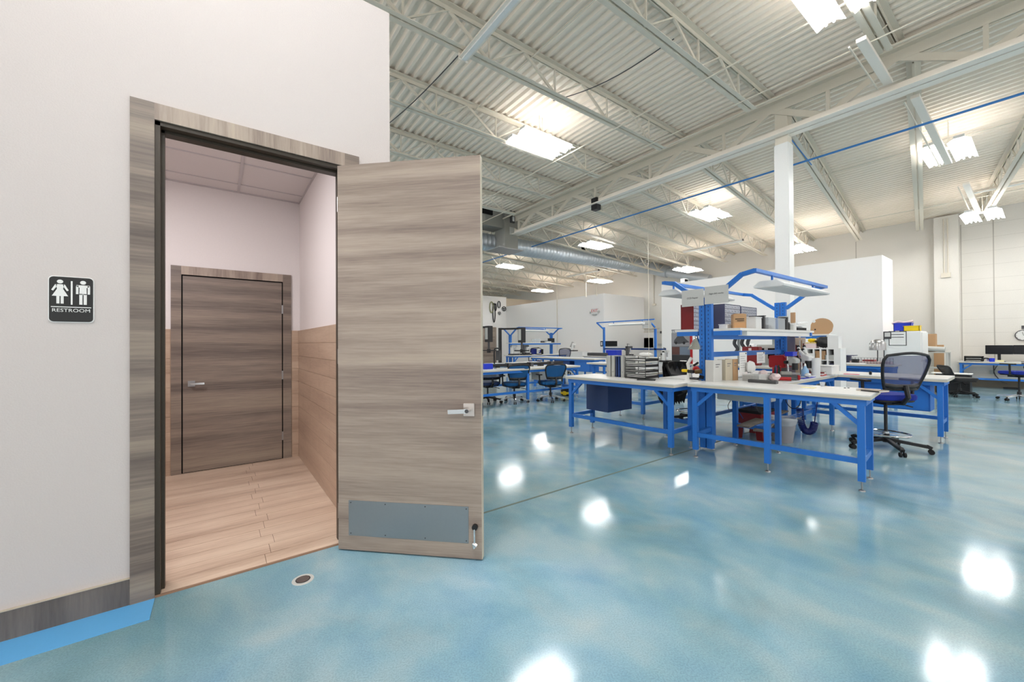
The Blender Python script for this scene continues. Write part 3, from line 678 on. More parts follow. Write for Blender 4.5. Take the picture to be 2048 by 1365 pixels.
# second frame (behind bench B) spine along Y
XH = 12.3; yA = 10.5; yB = 8.2
sh = T('overhead_gantry', 'blue upright frame with thin overhead rail in front of the exit partition', 'overhead gantry', (0, 0, 0))
upright(sh, XH, yA, 1.98, False); upright(sh, XH, yB, 1.85, False)
def P2(a_, d, z): return (XH+d, a_, z)
for a_ in (yA, yB):
    MB().bar(P2(a_, -.02, 1.9), P2(a_, -.42, 2.15), .04, .045).build('light_arm', 'blue', sh)
MB().bar(P2(yA, -.42, 2.15), P2(yB-.25, -.42, 2.15), .04, .04).build('light_rail', 'blue', sh)
B(XH-.03, XH+.02, yB-.4, yA, 1.10, 1.16).build('cross_beam', 'dblue', sh)
bench_light('dim bench light on the frame in front of the exit partition', yB+.1, yB+1.6, XH-.42, 2.0, 'y')
paper_sign('small paper sign on the second blue frame by the end wall', yB-.15, yB+.2, 1.86, 2.12, [('Assembly', .03, .14, 0)], XH-.45)
# third frame, far left
sf = T('overhead_gantry', 'far blue upright frame with white shelf near the camera stands', 'overhead gantry', (0, 0, 0))
YF = 14.0; xa, xb = 10.25, 12.65
upright(sf, xa, YF, 1.75); upright(sf, xb, YF, 1.85)
frameS(sf, 'x', YF, xa, xb, 1.4, (-1, 1), 1.85, (.5, .65))
B(xa-.3, xb+.2, YF-.45, YF-.1, 1.36, 1.39).build('shelf_board', 'top', sf); B(xa-.3, xb+.2, YF-.44, YF-.40, 1.30, 1.36).build('shelf_edge', 'blue', sf)
bench_light('far bench light under the farthest blue rail', xa+.1, xa+1.6, YF-.65, 1.88)

# other workbenches ------------------------------------------------------------------
tF = table('long far workbench pushed up to by two blue chairs', (4.0, 7.0), (7.30, 7.0), .80, .80)
tF2 = table('far workbench back to back with the black rail apparatus bench', (4.3, 8.5), (7.6, 8.5), .75, .82, mid=False)
tG = table('far workbench along the aisle with blue drawer fronts', (9.45, 11.6), (9.55, 8.55), .78, .86, mid=False)
dbox('blue drawer box under the far aisle workbench', 9.62, 10.05, 8.8, 9.5, .42, .817, 'blue', face='-x')
dbox('darker blue drawer box under the far aisle workbench', 9.62, 10.05, 9.7, 10.5, .42, .817, 'dblue', face='-x')
dbox('white drawer box under the chairs workbench', 6.0, 6.9, 7.05, 7.35, .50, .757, 'greyp', face='-y')
tH = table('workbench under the frame before the exit partition', (11.5, 10.9), (11.5, 8.0), .78, .86, mid=False)
tK = table('pale workbench just behind the black letter tray', (6.0, 4.25), (7.7, 4.25), .75, .82, mid=False)
tK2 = table('small pale workbench further behind the letter tray', (7.9, 6.6), (10.0, 6.6), .75, .84, mid=False)
tL = table('workbench behind the mesh chair with wire basket and silver lamp', (11.4, 3.5), (11.4, 1.95), .78, .86, mid=False)
dbox('blue drawer box under the workbench with the silver lamp', 11.55, 12.0, 2.0, 2.9, .45, .817, 'blue', face='-x')
tN = table('wall desk with two monitors at the end wall', (17.45, 1.62), (17.55, -1.2), .64, .765, mid=False, foot=.02)
tM = table('bench under the far blue frame', (9.9, 13.3), (13.0, 13.3), .7, .86, mid=False)

# chairs ------------------------------------------------------------------------------
def chair(label, x, y, rz, seat_m, mesh_m, base_m='black', sh=.50, ring=False, arms=True, group='mesh task chairs', leg_m=None, backh=1.0, br=1.0):
    """local +x is the way the sitter faces"""
    t = T('task_chair', label, 'chair', (x, y, 0), rz, group)
    leg_m = leg_m or base_m
    for k in range(5):
        a_ = 2*PI*k/5+.3; c_, s_ = math.cos(a_), math.sin(a_)
        lg = MB().bar((.03*c_, .03*s_, .125), (.30*br*c_, .30*br*s_, .085), .045, .035).bar((.29*br*c_, .29*br*s_, .095), (.33*br*c_, .33*br*s_, .07), .04, .04).build('base_arm', leg_m, t, .004)
        cs = MB()
        for q in (-.02, .02): cs.cyl((.325*br*c_-s_*(q-.010), .325*br*s_+c_*(q-.010), .028), (.325*br*c_-s_*(q+.010), .325*br*s_+c_*(q+.010), .028), .028, 12)
        cs.build('caster', 'rubber', lg, smooth=True)
    MB().cyl((0, 0, .09), (0, 0, .20), .035, 14).cyl((0, 0, .2), (0, 0, sh-.06), .018, 12).build('gas_lift', 'black', t, smooth=True)
    if ring:
        pts = [(.23*math.cos(2*PI*k/24), .23*math.sin(2*PI*k/24), .20) for k in range(25)]
        mb = MB().tube(pts, .011, 6)
        for k in range(3): mb.bar((0, 0, .20), (.23*math.cos(2*PI*k/3), .23*math.sin(2*PI*k/3), .20), .02, .008)
        mb.cyl((0, 0, .17), (0, 0, .23), .032, 12); mb.build('foot_ring', 'chrome', t, smooth=True)
    mb = MB().box(-.12, .14, -.09, .09, sh-.09, sh-.045); mb.bar((.0, -.10, sh-.07), (-.02, -.24, sh-.11), .012, .012); mb.bar((-.02, -.24, sh-.11), (-.03, -.29, sh-.125), .03, .015); mb.build('tilt_mechanism', 'black', t)
    # seat cushion: rounded slab
    def slab(z0, z1, a_, b2, m, nm, sx=0):
        pts = []
        for k in range(28):
            q = 2*PI*k/28; pts.append((sx+a_*math.copysign(abs(math.cos(q))**.55, math.cos(q)), b2*math.copysign(abs(math.sin(q))**.55, math.sin(q))))
        return MB().prism(pts, 2, z0, z1).build(nm, m, t, .012, True)
    slab(sh-.045, sh-.02, .235, .245, 'black', 'seat_pan', .02); slab(sh-.02, sh+.045, .25, .26, seat_m, 'seat', .02)
    # backrest: curved ring with mesh infill
    zb, zt_ = sh+.12, backh; N_ = 22
    def bp(u, v_): # u -1..1, v 0..1
        wd = .185+.075*math.sin(min(1, v_*1.15)*PI/2)-.035*max(0, v_-.86)/.14; return Vector((-.25-.10*v_+.05*(1-u*u)*-1+.045, u*wd, zb+(zt_-zb)*v_))
    loop = [bp(-1+2*k/8, 0) for k in range(8)] + [bp(1, k/8) for k in range(8)] + [bp(1-2*k/8, 1+.07*math.sin(PI*k/8)) for k in range(8)] + [bp(-1, 1-k/8) for k in range(9)]
    MB().tube(loop, .017, 8).build('back_frame', 'black', t, smooth=True)
    vs = [bp(-1+2*i/8, j/6) for j in range(7) for i in range(9)]; fs = [(j*9+i, j*9+i+1, (j+1)*9+i+1, (j+1)*9+i) for j in range(6) for i in range(8)]
    mbk = MB(); mbk.add(vs+[q+Vector((.004, 0, 0)) for q in vs], fs+[tuple(63+i for i in f_) for f_ in fs]); mbk.build('back_mesh', mesh_m, t, smooth=True)
    MB().tube([bp(-.95, .12)+Vector((.02, 0, 0)), bp(-.5, .08)+Vector((.0, 0, 0)), bp(.5, .08), bp(.95, .12)+Vector((.02, 0, 0))], .03, 8).build('lumbar_bar', 'black', t, smooth=True)
    sp_ = MB().tube([(-.08, 0, sh-.06), (-.24, 0, sh-.05), (-.31, 0, sh+.03), tuple(bp(0, .12)+Vector((-.01, 0, 0)))], .026, 8)
    sp_.build('back_support', 'black', t, smooth=True)
    if arms:
        for s in (-1, 1):
            am = MB().tube([(-.05, s*.2, sh-.04), (-.03, s*.29, sh-.02), (-.03, s*.30, sh+.20)], .018, 8).build('arm_post', 'black', t, smooth=True)
            MB().box(-.13, .13, s*.30-.04, s*.30+.04, sh+.20, sh+.225).build('arm_pad', 'black', am, .008)
    return t
chair('blue mesh drafting chair with black arms and chrome foot ring at the near bench', 6.78, 1.24, math.radians(50), 'fabric', 'mesh', sh=.66, ring=True, backh=1.19, br=1.22)
P_ = pz(1016, 803, 0); chair('left one of two teal mesh chairs at the far bench', P_.x, P_.y-.25, math.radians(75), 'tfabric', 'tfabric', sh=.42, leg_m='chrome', backh=.86, group='teal mesh chairs')
P_ = pz(1087, 800, 0); chair('right one of two teal mesh chairs at the far bench', P_.x, P_.y-.25, math.radians(75), 'tfabric', 'tfabric', sh=.42, leg_m='chrome', backh=.86, group='teal mesh chairs')
P_ = pz(985, 808, 0); chair('dark seat chair half hidden behind the open door edge', P_.x, P_.y+.2, math.radians(80), 'navy', 'mesh', sh=.44, backh=.7)
P_ = pz(1070, 745, 0); chair('royal blue mesh chair before the monitor on the far bench', P_.x, P_.y, math.radians(60), 'fabric', mat('royal_mesh', (30, 50, 150), .85, alpha=.8), sh=.5, backh=1.12)
P_ = pz(1127, 748, 0); chair('grey mesh chair before the wall microscope at the far partition', P_.x, P_.y, math.radians(60), 'fabric', 'mesh', sh=.5, backh=1.1)
P_ = pz(1896, 790, 0); chair('black mesh chair at the wall pilaster near the white cabinet', 14.6, 1.32, math.radians(-60), 'black', mat('black_mesh', (40, 40, 44), .8, alpha=.7), sh=.42, backh=.74, arms=False)
chair('dark blue chair at the wall desk cut by the right edge', 14.6, .42, math.radians(60), 'fabric', mat('dark_blue_mesh', (14, 26, 74), .85, alpha=.95), sh=.62, backh=1.0, leg_m='chrome')
# jacket chair behind the near benches
P_ = Vector((6.45, 3.62, 0)); jc = chair('black chair with a black jacket draped on it behind the blue uprights', P_.x, P_.y, math.radians(-100), 'black', 'black', sh=.6, ring=True, backh=1.0)
jk = MB(); 
vs = []; n_ = 14
for j in range(8):
    for i in range(n_+1):
        u_ = -1+2*i/n_; z = 1.02-.09*j-.03*math.sin(i*1.9+j)*(j/7); wd = .27+.03*math.sin(j*1.3)
        vs.append((-.36+.03*math.sin(i*2.1+j*.7)-.02*j*.5, u_*wd, z if j < 7 else z-.12*abs(math.sin(i*1.1))))
fs = [(j*(n_+1)+i, j*(n_+1)+i+1, (j+1)*(n_+1)+i+1, (j+1)*(n_+1)+i) for j in range(7) for i in range(n_)]
jk.add(vs+[(v_[0]+.06, v_[1], v_[2]) for v_ in vs], fs+[tuple(i+len(vs) for i in f_) for f_ in fs])
o = jk.build('jacket', 'rubber', None, smooth=True, loc=(P_.x, P_.y, 0), rot=(0, 0, math.radians(-100))); tag(o, 'black jacket hung over the black chair behind the uprights', 'jacket')


# ================================================================= THINGS ON AND AROUND THE BENCHES
def put(mb, name, m, label, cat, loc=(0, 0, 0), rz=0, group=None, bevel=0, smooth=False):
    return tag(mb.build(name, m, None, bevel, smooth, tuple(loc), (0, 0, rz)), label, cat, group)
ZT = .86
def on(x, y, z=ZT): return pz(x, y, z)

# near bench A ------------------------------------------------------------------------
p, q = on(1497, 766, .875), on(1549, 768, .875); m_ = (p+q)/2; m_.z = .875
put(B(-.04, .04, -.15, .15, 0, .036), 'foam_bar', 'dgrey', 'dark grey foam bar lying on the near bench', 'bar', (m_.x+.04, m_.y, .875), bevel=.004)
p = on(1617, 776, .875); put(B(-.04, .04, -.06, .06, 0, .004), 'sticky_notes', mat('pale_yellow_paper', (238, 228, 170), .8), 'pale yellow sticky note pad on the near bench', 'notes', p)
p = on(1645, 773, .875); t = T('glass_cup', 'small clear cup on the near bench beside the yellow notes', 'cup', p)
MB().lathe([(.0, 0), (.016, 0), (.027, .045), (.024, .045), (.013, .006), (0, .006)], 18).build('cup', 'clear', t, smooth=True); MB().lathe([(0, .007), (.012, .007), (.013, .014), (0, .014)], 12).build('contents', 'dgrey', t)
p = on(1745, 783, .875); t = T('notebook', 'closed brown notebook with pen at the corner of the near bench', 'notebook', (p.x, p.y, .875), math.radians(70))
B(-.10, .10, -.07, .07, 0, .003).build('cover', 'kraft', t); B(-.097, .097, -.067, .067, .003, .012).build('pages', 'paper', t); B(-.10, .10, -.07, .07, .012, .015).build('cover', mat('taupe_cover', (150, 138, 124), .7), t)
MB().cyl((-.1, .078, .006), (.05, .078, .006), .005, 8).build('pen', 'black', t)
for i, xx in enumerate((1690, 1697)):
    p = on(xx, 777, .875); put(MB().lathe([(0, .006), (.009, .006), (.010, 0)], 10), 'bottle_cap', 'dgrey', 'tiny dark cap on the near bench, %s of two' % ('left' if i == 0 else 'right'), 'cap', p)

# bench B -------------------------------------------------------------------------------
x0 = 4.66
def binder(px0, px1, m, label, h=.31, d=.26):
    a_, b2 = on(px0, 760, .86), on(px1, 760, .86); y_a, y_b = px_(px0, 740, 4.70).y, px_(px1, 740, 4.70).y
    t = T('binder', label, 'binder', (4.70, (y_a+y_b)/2, .86), 0, 'binders on the left bench'); hw = abs(y_a-y_b)/2-.002
    B(0, d, -hw, -hw+.004, 0, h).build('cover', m, t); B(0, d, hw-.004, hw, 0, h).build('cover', m, t); B(0, .004, -hw, hw, 0, h).build('spine', m, t)
    B(.006, d-.01, -hw+.005, hw-.005, .005, h-.012).build('pages', 'paper', t)
    MB().lathe([(.008, 0), (.012, .002), (.012, 0)], 12).build('finger_ring', 'chrome', t, loc=(0, 0, .08), rot=(0, -PI/2, 0)) if hw > .02 else None
binder(1213, 1222, 'greyp', 'wide pale grey binder, leftmost on the left bench'); binder(1222.3, 1230, 'greyp', 'second pale grey binder beside the navy binders', .31)
binder(1231, 1235, 'navy', 'left one of two navy binders on the left bench', .30); binder(1235.4, 1240, 'dblue', 'right one of two navy binders on the left bench', .30)
binder(1241, 1249, 'greyp', 'pale grey binder next to the black letter tray', .31)
ya, yb2 = px_(1251, 740, 4.66).y, px_(1291, 740, 4.66).y
t = T('letter_tray', 'black wire letter tray of four levels holding papers', 'letter tray', (4.66, (ya+yb2)/2, .86)); hw = (ya-yb2)/2
mb = MB()
for Y_ in (-hw, hw):
    for X_ in (0, .30): mb.cyl((X_, Y_, 0), (X_, Y_, .30), .005, 6)
mb.build('post', 'black', t)
for k, z_ in enumerate((.012, .09, .165, .245)):
    mb = MB(); mb.tube([(0, -hw, z_+.03), (.30, -hw, z_+.03), (.30, hw, z_+.03), (0, hw, z_+.03), (0, -hw, z_+.03)], .005, 6)
    for i in range(9): mb.cyl((.30*i/8, -hw, z_), (.30*i/8, hw, z_), .002, 4)
    mb.box(.0, .30, -hw, -hw+.002, z_, z_+.03); mb.box(0, .004, -hw, hw, z_, z_+.012)
    tr_ = mb.build('tray', 'black', t); B(.01, .29, -hw+.02, hw-(.04 if k % 2 else .02), z_+.003, z_+(.014 if k % 2 else .040)).build('papers', 'paper', tr_)
p = on(1290, 761, .86); put(B(-.05, .07, -.13, .10, 0, .012), 'clipboard', 'black', 'flat black tray with paper edge beside the letter tray', 'tray', p, math.radians(30))
p = on(1372, 764, .86); t = T('camera_fixture', 'small stand with yellow clamp head and white foot on the left bench end', 'fixture', (p.x+.05, p.y, .86))
MB().lathe([(0, 0), (.06, 0), (.05, .015), (.018, .03), (.012, .13), (0, .13)], 16).build('stand_foot', 'white_metal', t, smooth=True)
B(-.03, .03, .0, .075, .12, .155).build('yellow_clamp', 'yellow', t, .006); B(-.02, .02, -.08, .0, .11, .15).build('black_arm', 'black', t, .004); MB().cyl((0, -.10, .13), (0, -.17, .14), .028, 12).build('lens_knob', mat('brass_dark', (96, 78, 48), .4, .6), t, smooth=True)
p = on(1392, 763, .86); t = T('bench_microscope', 'grey and white bench microscope with red hub leaning by the upright', 'microscope', (p.x+.02, p.y+.02, .86))
B(-.07, .07, -.08, .08, 0, .02).build('base', 'white_metal', t, .004); MB().tube([(0, .05, .02), (.0, .08, .12), (0, .10, .22), (0, .05, .30)], .022, 8).build('arm', 'white_metal', t, smooth=True)
MB().cyl((0, -.04, .13), (0, .05, .17), .03, 14).build('body_tube', 'greyp', t, smooth=True); g = MB().lathe([(0, .02), (.03, .02), (.048, .008), (.048, -.008), (.0, -.02)], 10).build('red_hub', 'red', t, loc=(-.05, -.04, .15), rot=(0, -PI/2, 0))
mb = MB(); mb.cyl((0, -.06, .06), (0, -.11, .05), .022, 10); mb.cyl((0, .02, .2), (0, -.04, .24), .014, 8); mb.build('knob', 'black', t, smooth=True)
B(-.05, .05, -.05, .05, .02, .045).build('stage', 'dgrey', t)
# silver bell lamp at first upright
p = px_(1393, 690, 5.0); t = T('clamp_lamp', 'polished silver bell shaped clamp lamp beside the blue upright', 'lamp', (p.x, p.y, p.z-.06))
MB().lathe([(.105, 0), (.098, .01), (.075, .06), (.04, .12), (.022, .15), (.02, .17), (0, .17)], 28).build('shade', 'chrome', t, smooth=True); MB().lathe([(.0, .02), (.07, .03), (.10, .002)], 24).build('inner_shade', 'black', t)
MB().tube([(0, 0, .16), (.02, -.02, .22), (.05, -.09, .235), (.05, -.12, .20)], .006, 6).build('wire_bracket', 'chrome', t); MB().cyl((0, 0, .15), (0, 0, .19), .018, 10).build('socket', 'black', t)

# things on the high shelf -----------------------------------------------------------------
def drawer_cabinet(label, x0, x1, y0, y1, z0, z1, m, rows, cols, group=None):
    t = T('drawer_cabinet', label, 'drawer cabinet', (x0, y0, z0), 0, group); W_, D_, H_ = x1-x0, y1-y0, z1-z0
    mb = MB(); mb.box(0, .006, 0, D_, 0, H_); mb.box(W_-.006, W_, 0, D_, 0, H_); mb.box(0, W_, D_-.006, D_, 0, H_); mb.box(0, W_, 0, D_, 0, .006); mb.box(0, W_, 0, D_, H_-.006, H_); mb.box(.006, W_-.006, .03, .034, .006, H_-.006)
    mb.build('case', m, t)
    dw, dh = (W_-.012)/cols, (H_-.012)/rows
    me = MB().box(.003, dw-.003, .004, .03, .003, dh-.003).box(dw*.3, dw*.7, -.004, .004, dh*.35, dh*.6).build('drawer', 'drawer', t); md = me.data; bpy.data.objects.remove(me)
    for r_ in range(rows):
        for c_ in range(cols):
            o = bpy.data.objects.new('drawer', md); COL.objects.link(o); o.parent = t; o.location = (.006+dw*c_, 0, .006+dh*r_)
drawer_cabinet('dark red parts cabinet with clear drawers on the high shelf by the upright', 5.06, 5.56, 2.80, 2.98, ZS, ZS+.34, 'dred', 6, 4)
drawer_cabinet('slate grey parts cabinet with clear drawers, left of two on the high shelf', 5.70, 6.18, 2.70, 2.86, ZS, ZS+.37, 'slate', 6, 5)
drawer_cabinet('slate grey parts cabinet with dark drawers, right of two on the high shelf', 6.20, 6.72, 2.70, 2.86, ZS, ZS+.36, 'slate', 8, 6)
B1 = T('kraft_box', 'brown printed cardboard pouch box on the high shelf', 'box', (5.30, 2.34, ZS), math.radians(35))
B(-.06, .06, -.075, .075, 0, .185).build('carton', 'kraft', B1, .006); B(-.063, -.06, -.05, .05, .115, .125).build('printed_line', 'ink', B1); B(-.063, -.06, -.05, .03, .095, .103).build('printed_line', 'ink', B1)
B(-.063, -.06, -.06, .06, .01, .075).build('printed_band', mat('orange_print', (196, 150, 104), .7), B1); B(-.03, .03, -.055, .055, .185, .19).build('folded_top', 'kraft', B1)
def sbox(x, y, sx, sy, sz, m, label, name='storage_box', lid=None, cat='box', z=ZS, rz=0, group=None):
    t = T(name, label, cat, (x, y, z), rz, group); B(-sx/2, sx/2, -sy/2, sy/2, 0, sz).build('body', m, t, min(.006, sz*.1))
    B(-sx/2-.004, sx/2+.004, -sy/2-.004, sy/2+.004, sz, sz+.012).build('lid', lid or m, t); return t
sbox(5.30, 2.49, .20, .10, .05, 'paper', 'flat white box behind the brown pouch on the high shelf')
sbox(5.66, 2.34, .18, .18, .145, 'paper', 'white lidded box right of the brown pouch on the high shelf')
sbox(5.82, 2.33, .05, .18, .17, 'dgrey', 'narrow dark box end on the high shelf', lid='dgrey')
sbox(6.02, 2.33, .24, .2, .15, 'clear', 'clear plastic bin with parts, left one on the high shelf', 'plastic_bin', 'clear', 'bin'); sbox(6.02, 2.33, .16, .14, .05, 'dgrey', 'dark parts inside the left clear bin on the high shelf', 'parts_tray', 'greyp', 'tray', z=ZS+.006)
sbox(6.34, 2.33, .26, .2, .15, 'clear', 'clear plastic bin right of the first clear bin on the high shelf', 'plastic_bin', 'clear', 'bin')
t = T('canister', 'tall black canister with pale rim on the high shelf', 'canister', (6.60, 2.30, ZS)); MB().lathe([(0, 0), (.055, 0), (.062, .19), (.0, .19)], 20).build('body', 'black', t, smooth=True); MB().lathe([(.063, .185), (.066, .20), (.05, .20)], 20).build('rim', 'greyp', t)
t = T('canister', 'short black jar beside the tall black canister', 'jar', (6.78, 2.31, ZS)); MB().lathe([(0, 0), (.035, 0), (.035, .10), (.0, .10)], 16).build('body', 'black', t, smooth=True); MB().lathe([(.0, .12), (.03, .12), (.03, .10)], 16).build('lid', 'dgrey', t)
for i, (xx, m_, hh) in enumerate(((6.93, 'greyp', .09), (7.04, 'paper', .10))):
    t = T('spool', ['pale grey jar on the shelf right of the black canister', 'white jar on the shelf near the far blue upright'][i], 'jar', (xx, 2.32, ZS)); MB().lathe([(0, 0), (.04, 0), (.04, hh), (0, hh)], 16).build('body', m_, t, smooth=True); MB().lathe([(.042, hh), (.042, hh+.015), (0, hh+.015)], 16).build('lid', 'paper', t)
t = T('parts_pile', 'heap of white plastic sleeves and black parts at the right end of the high shelf', 'plastic sleeves', (7.28, 2.33, ZS))
random.seed(3); mb = MB(); mk = MB()
for k in range(9): 
    a_, b2, c_ = random.uniform(-.12, .12), random.uniform(-.08, .08), .06+.008*k; mb.bar((a_-.09, b2, c_), (a_+.09, b2+.03, c_+random.uniform(-.01, .02)), .14, .004)
for k in range(5): mk.bar((-.15+.06*k, -.06, .025), (-.10+.06*k, .05, .03), .05, .045)
mb.build('sleeves', 'clear', t); mk.build('black_parts', 'black', t); B(-.18, .18, -.09, .09, 0, .006).build('tray', 'dgrey', t)
put(B(-.02, .02, -.03, .03, 0, .30), 'wooden_block', 'tan', 'narrow upright tan cardboard tube end behind the far shelf end', 'cardboard tube', (7.40, 2.44, ZS), bevel=.003)

# microscope bench D ------------------------------------------------------------------------
def mfile(px0, px1, yb_, m, label, h=.28, d=.10, y=2.45):
    a_, b2 = py_(px0, 740, y).x, py_(px1, 740, y).x
    t = T('magazine_file', label, 'magazine file', ((a_+b2)/2, y, ZT), 0, 'files standing along the bench spine'); hw = (b2-a_)/2
    B(-hw, hw, 0, .003, 0, h).build('front', m, t); B(-hw, -hw+.003, .003, d, 0, h).build('side', m, t); B(hw-.003, hw, .003, d, 0, h*.8).build('side', m, t); B(-hw+.004, hw-.004, .004, d-.01, .0, h*.92).build('papers', 'paper', t)
    B(-hw*.5, hw*.5, -.001, 0, h*.78, h*.82).build('printed_line', 'gink', t); B(-hw*.5, hw*.2, -.001, 0, h*.68, h*.71).build('printed_line', 'gink', t)
mfile(1427, 1444, 0, 'gpaper', 'pale grey file standing nearest the first blue upright'); mfile(1451, 1465, 0, mat('beige_file', (196, 186, 164), .7), 'beige file left of the brown cardboard on the bench spine')
mfile(1466, 1476, 0, 'kraft', 'brown cardboard file on the bench spine')
def note(px0, px1, y0_, y1_, y, label, m='paper', n=6):
    a_, b2 = py_(px0, y0_, y), py_(px1, y1_, y)
    t = T('note_card', label, 'note', ((a_.x+b2.x)/2, y, b2.z)); hw = (b2.x-a_.x)/2; H_ = a_.z-b2.z
    B(-hw, hw, 0, .003, 0, H_).build('card', m, t); MB().cyl((hw*.7, -.004, H_*.93), (hw*.7, 0, H_*.93), .010, 10).build('push_pin', 'ink', t)
    for k in range(n): B(-hw*.75, hw*(.6-.3*(k % 3 == 1)), -.001, 0, H_*(.78-k*.11), H_*(.78-k*.11)+.004).build('printed_line', 'gink', t)
note(1479, 1494, 705, 744, 2.42, 'white note card with black pin, left one above the tool rack'); note(1514, 1530, 705, 726, 2.42, 'white note card with black pin behind the blue topped microscope')
t = T('wire_basket', 'white wire grid basket on the bench by the first upright', 'basket', (0, 0, ZT)); a_, b2 = on(1421, 764), on(1463, 760); 
cx, cy = (a_.x+b2.x)/2+.12, (a_.y+b2.y)/2; t.location = (5.62, 2.27, ZT); mb = MB()
for i in range(15): mb.box(-.16+i*.32/14-.0025, -.16+i*.32/14+.0025, -.10, -.096, 0, .09); mb.box(-.16, -.156, -.10+i*.2/14-.002, -.10+i*.2/14+.002, 0, .09)
for k in range(7): mb.box(-.16, .16, -.10, -.096, k*.014, k*.014+.004); mb.box(-.16, -.156, -.10, .10, k*.014, k*.014+.004)
mb.build('wire_grid', 'paper', t); B(-.15, .15, -.09, .10, .0, .075).build('contents', 'greyp', t)
def blob(loc, r, m, label, cat, name, sc=(1, 1, .7), seed=1):
    random.seed(seed); prof = []; n_ = 12; mb = MB(); vs = []; 
    for j in range(1, 7):
        for k in range(n_):
            th = PI*j/7; rr = r*(1+random.uniform(-.16, .16)); vs.append((rr*math.sin(th)*math.cos(2*PI*k/n_)*sc[0], rr*math.sin(th)*math.sin(2*PI*k/n_)*sc[1], max(0, r*sc[2]+rr*math.cos(th)*sc[2])))
    fs = [(j*n_+k, j*n_+(k+1) % n_, (j+1)*n_+(k+1) % n_, (j+1)*n_+k) for j in range(5) for k in range(n_)]+[tuple(range(n_))[::-1], tuple(range(5*n_, 6*n_))]
    mb.add(vs, fs); return put(mb, name, m, label, cat, loc, smooth=True)
blob((5.72, 2.38, ZT+.08), .085, 'paper', 'crumpled white plastic bag on the wire basket', 'plastic bag', 'plastic_bag', (1, .6, 1), 4)
blob((5.75, 2.10, ZT), .06, 'pink', 'pale pink foam piece on the bench beside the wire basket', 'foam', 'foam_piece', (1.5, 1, .8), 5); blob((5.95, 2.32, ZT+.0), .06, 'pink', 'pink white tissue lump behind the red tool', 'tissue', 'tissue', (1.2, 1, 1), 6)
t = T('hand_tool', 'red and black hand tool lying on the microscope bench front', 'tool', (5.80, 2.0, ZT), math.radians(-75)); MB().cyl((-.10, 0, .03), (.06, 0, .03), .024, 12).build('red_body', 'red', t, smooth=True); MB().cyl((-.17, 0, .03), (-.10, 0, .03), .028, 12).build('black_end', 'black', t, smooth=True); MB().cyl((.06, 0, .03), (.12, 0, .03), .015, 10, .006).build('nozzle', 'dgrey', t)
t = T('grinder', 'dark grey power unit with red end cap on the bench front', 'power tool', (6.02, 2.05, ZT), math.radians(-60)); B(-.11, .10, -.04, .04, 0, .07).build('housing', 'dgrey', t, .01); B(.10, .13, -.035, .035, .005, .065).build('red_cap', 'red', t, .006); B(-.08, .04, -.036, .036, .07, .11).build('top_plate', 'galv', t, .004)
t = T('plier_rack', 'rack of pliers and screwdrivers with red and black handles', 'tool rack', (6.34, 2.30, ZT)); B(-.14, .16, -.04, .04, 0, .045).build('rack', 'dgrey', t); 
random.seed(9)
for k in range(9):
    x_ = -.12+k*.032; m_ = ('red', 'black', 'black', 'dblue', 'red', 'black', 'green', 'black', 'red')[k]; MB().tube([(x_, 0, .045), (x_-.004, -.004, .10), (x_+.012, 0, .155+random.uniform(-.02, .02))], .009, 6).build('tool_handle', m_, t)
def microscope(label, x, y, rz, body='white_metal', s=1.0, mm='black', z=ZT, group='stereo microscopes'):
    t = T('microscope', label, 'microscope', (x, y, z), rz, group); t.scale = (s, s, s)
    B(-.13, .13, -.11, .11, 0, .022).build('base', body, t, .006); MB().cyl((-.10, 0, .02), (-.10, 0, .36), .016, 12).build('pillar', 'chrome', t, smooth=True)
    MB().box(-.13, -.05, -.03, .03, .22, .28).box(-.05, .02, -.035, .035, .20, .30).build('focus_block', body, t, .006)
    g = MB(); 
    for q in (-1, 1): g.cyl((-.09, q*.03, .25), (-.09, q*.07, .25), .028, 14)
    g.build('focus_knob', mm, t, smooth=True); MB().cyl((.03, 0, .13), (.03, 0, .24), .042, 16).build('objective', mm, t, smooth=True)
    MB().prism([(-.04, .24), (.08, .24), (.09, .30), (.0, .34), (-.05, .30)], 1, -.05, .05).build('head', body, t, .008)
    for q in (-1, 1): 
        e_ = MB().cyl((-.0, q*.03, .31), (-.09, q*.036, .39), .018, 12).build('eyepiece_tube', body, t, smooth=True); MB().cyl((-.09, q*.036, .39), (-.115, q*.038, .412), .021, 12).build('eyecup', 'black', e_, smooth=True)
    MB().lathe([(0, .024), (.045, .024), (.047, .022)], 18).build('stage_plate', 'black', t, loc=(.03, 0, 0)); return t
microscope('grey microscope under a small blue box on the blue mat', 6.45, 2.13, math.radians(-115), 'greyp', .85)
sbox(6.46, 2.16, .16, .10, .05, 'bluep', 'small blue box on top of the grey microscope', z=ZT+.30, lid='bluep')
microscope('white microscope with big black knobs left of the maroon bottle', 6.80, 2.08, math.radians(-120), 'white_metal', .95)
microscope('white microscope tilted behind the maroon bottle', 7.12, 2.22, math.radians(-150), 'white_metal', 1.05)
put(B(-.30, .30, -.16, .10, 0, .008), 'bench_mat', 'bluep', 'royal blue bench mat under the microscopes', 'mat', (6.62, 2.12, ZT), bevel=.002)
t = T('spray_bottle', 'light blue squeeze bottle on the blue mat', 'bottle', (6.64, 2.05, ZT+.008)); MB().lathe([(0, 0), (.045, 0), (.045, .09), (.02, .13), (.016, .15), (0, .15)], 18).build('bottle', 'lblue', t, smooth=True); MB().lathe([(.015, .15), (.013, .17), (.004, .19), (0, .19)], 12).build('nozzle', 'paper', t, smooth=True)
blob((6.52, 1.98, ZT+.008), .04, 'paper', 'white crumpled wipe on the blue mat', 'wipe', 'tissue', (1, 1, .8), 8)
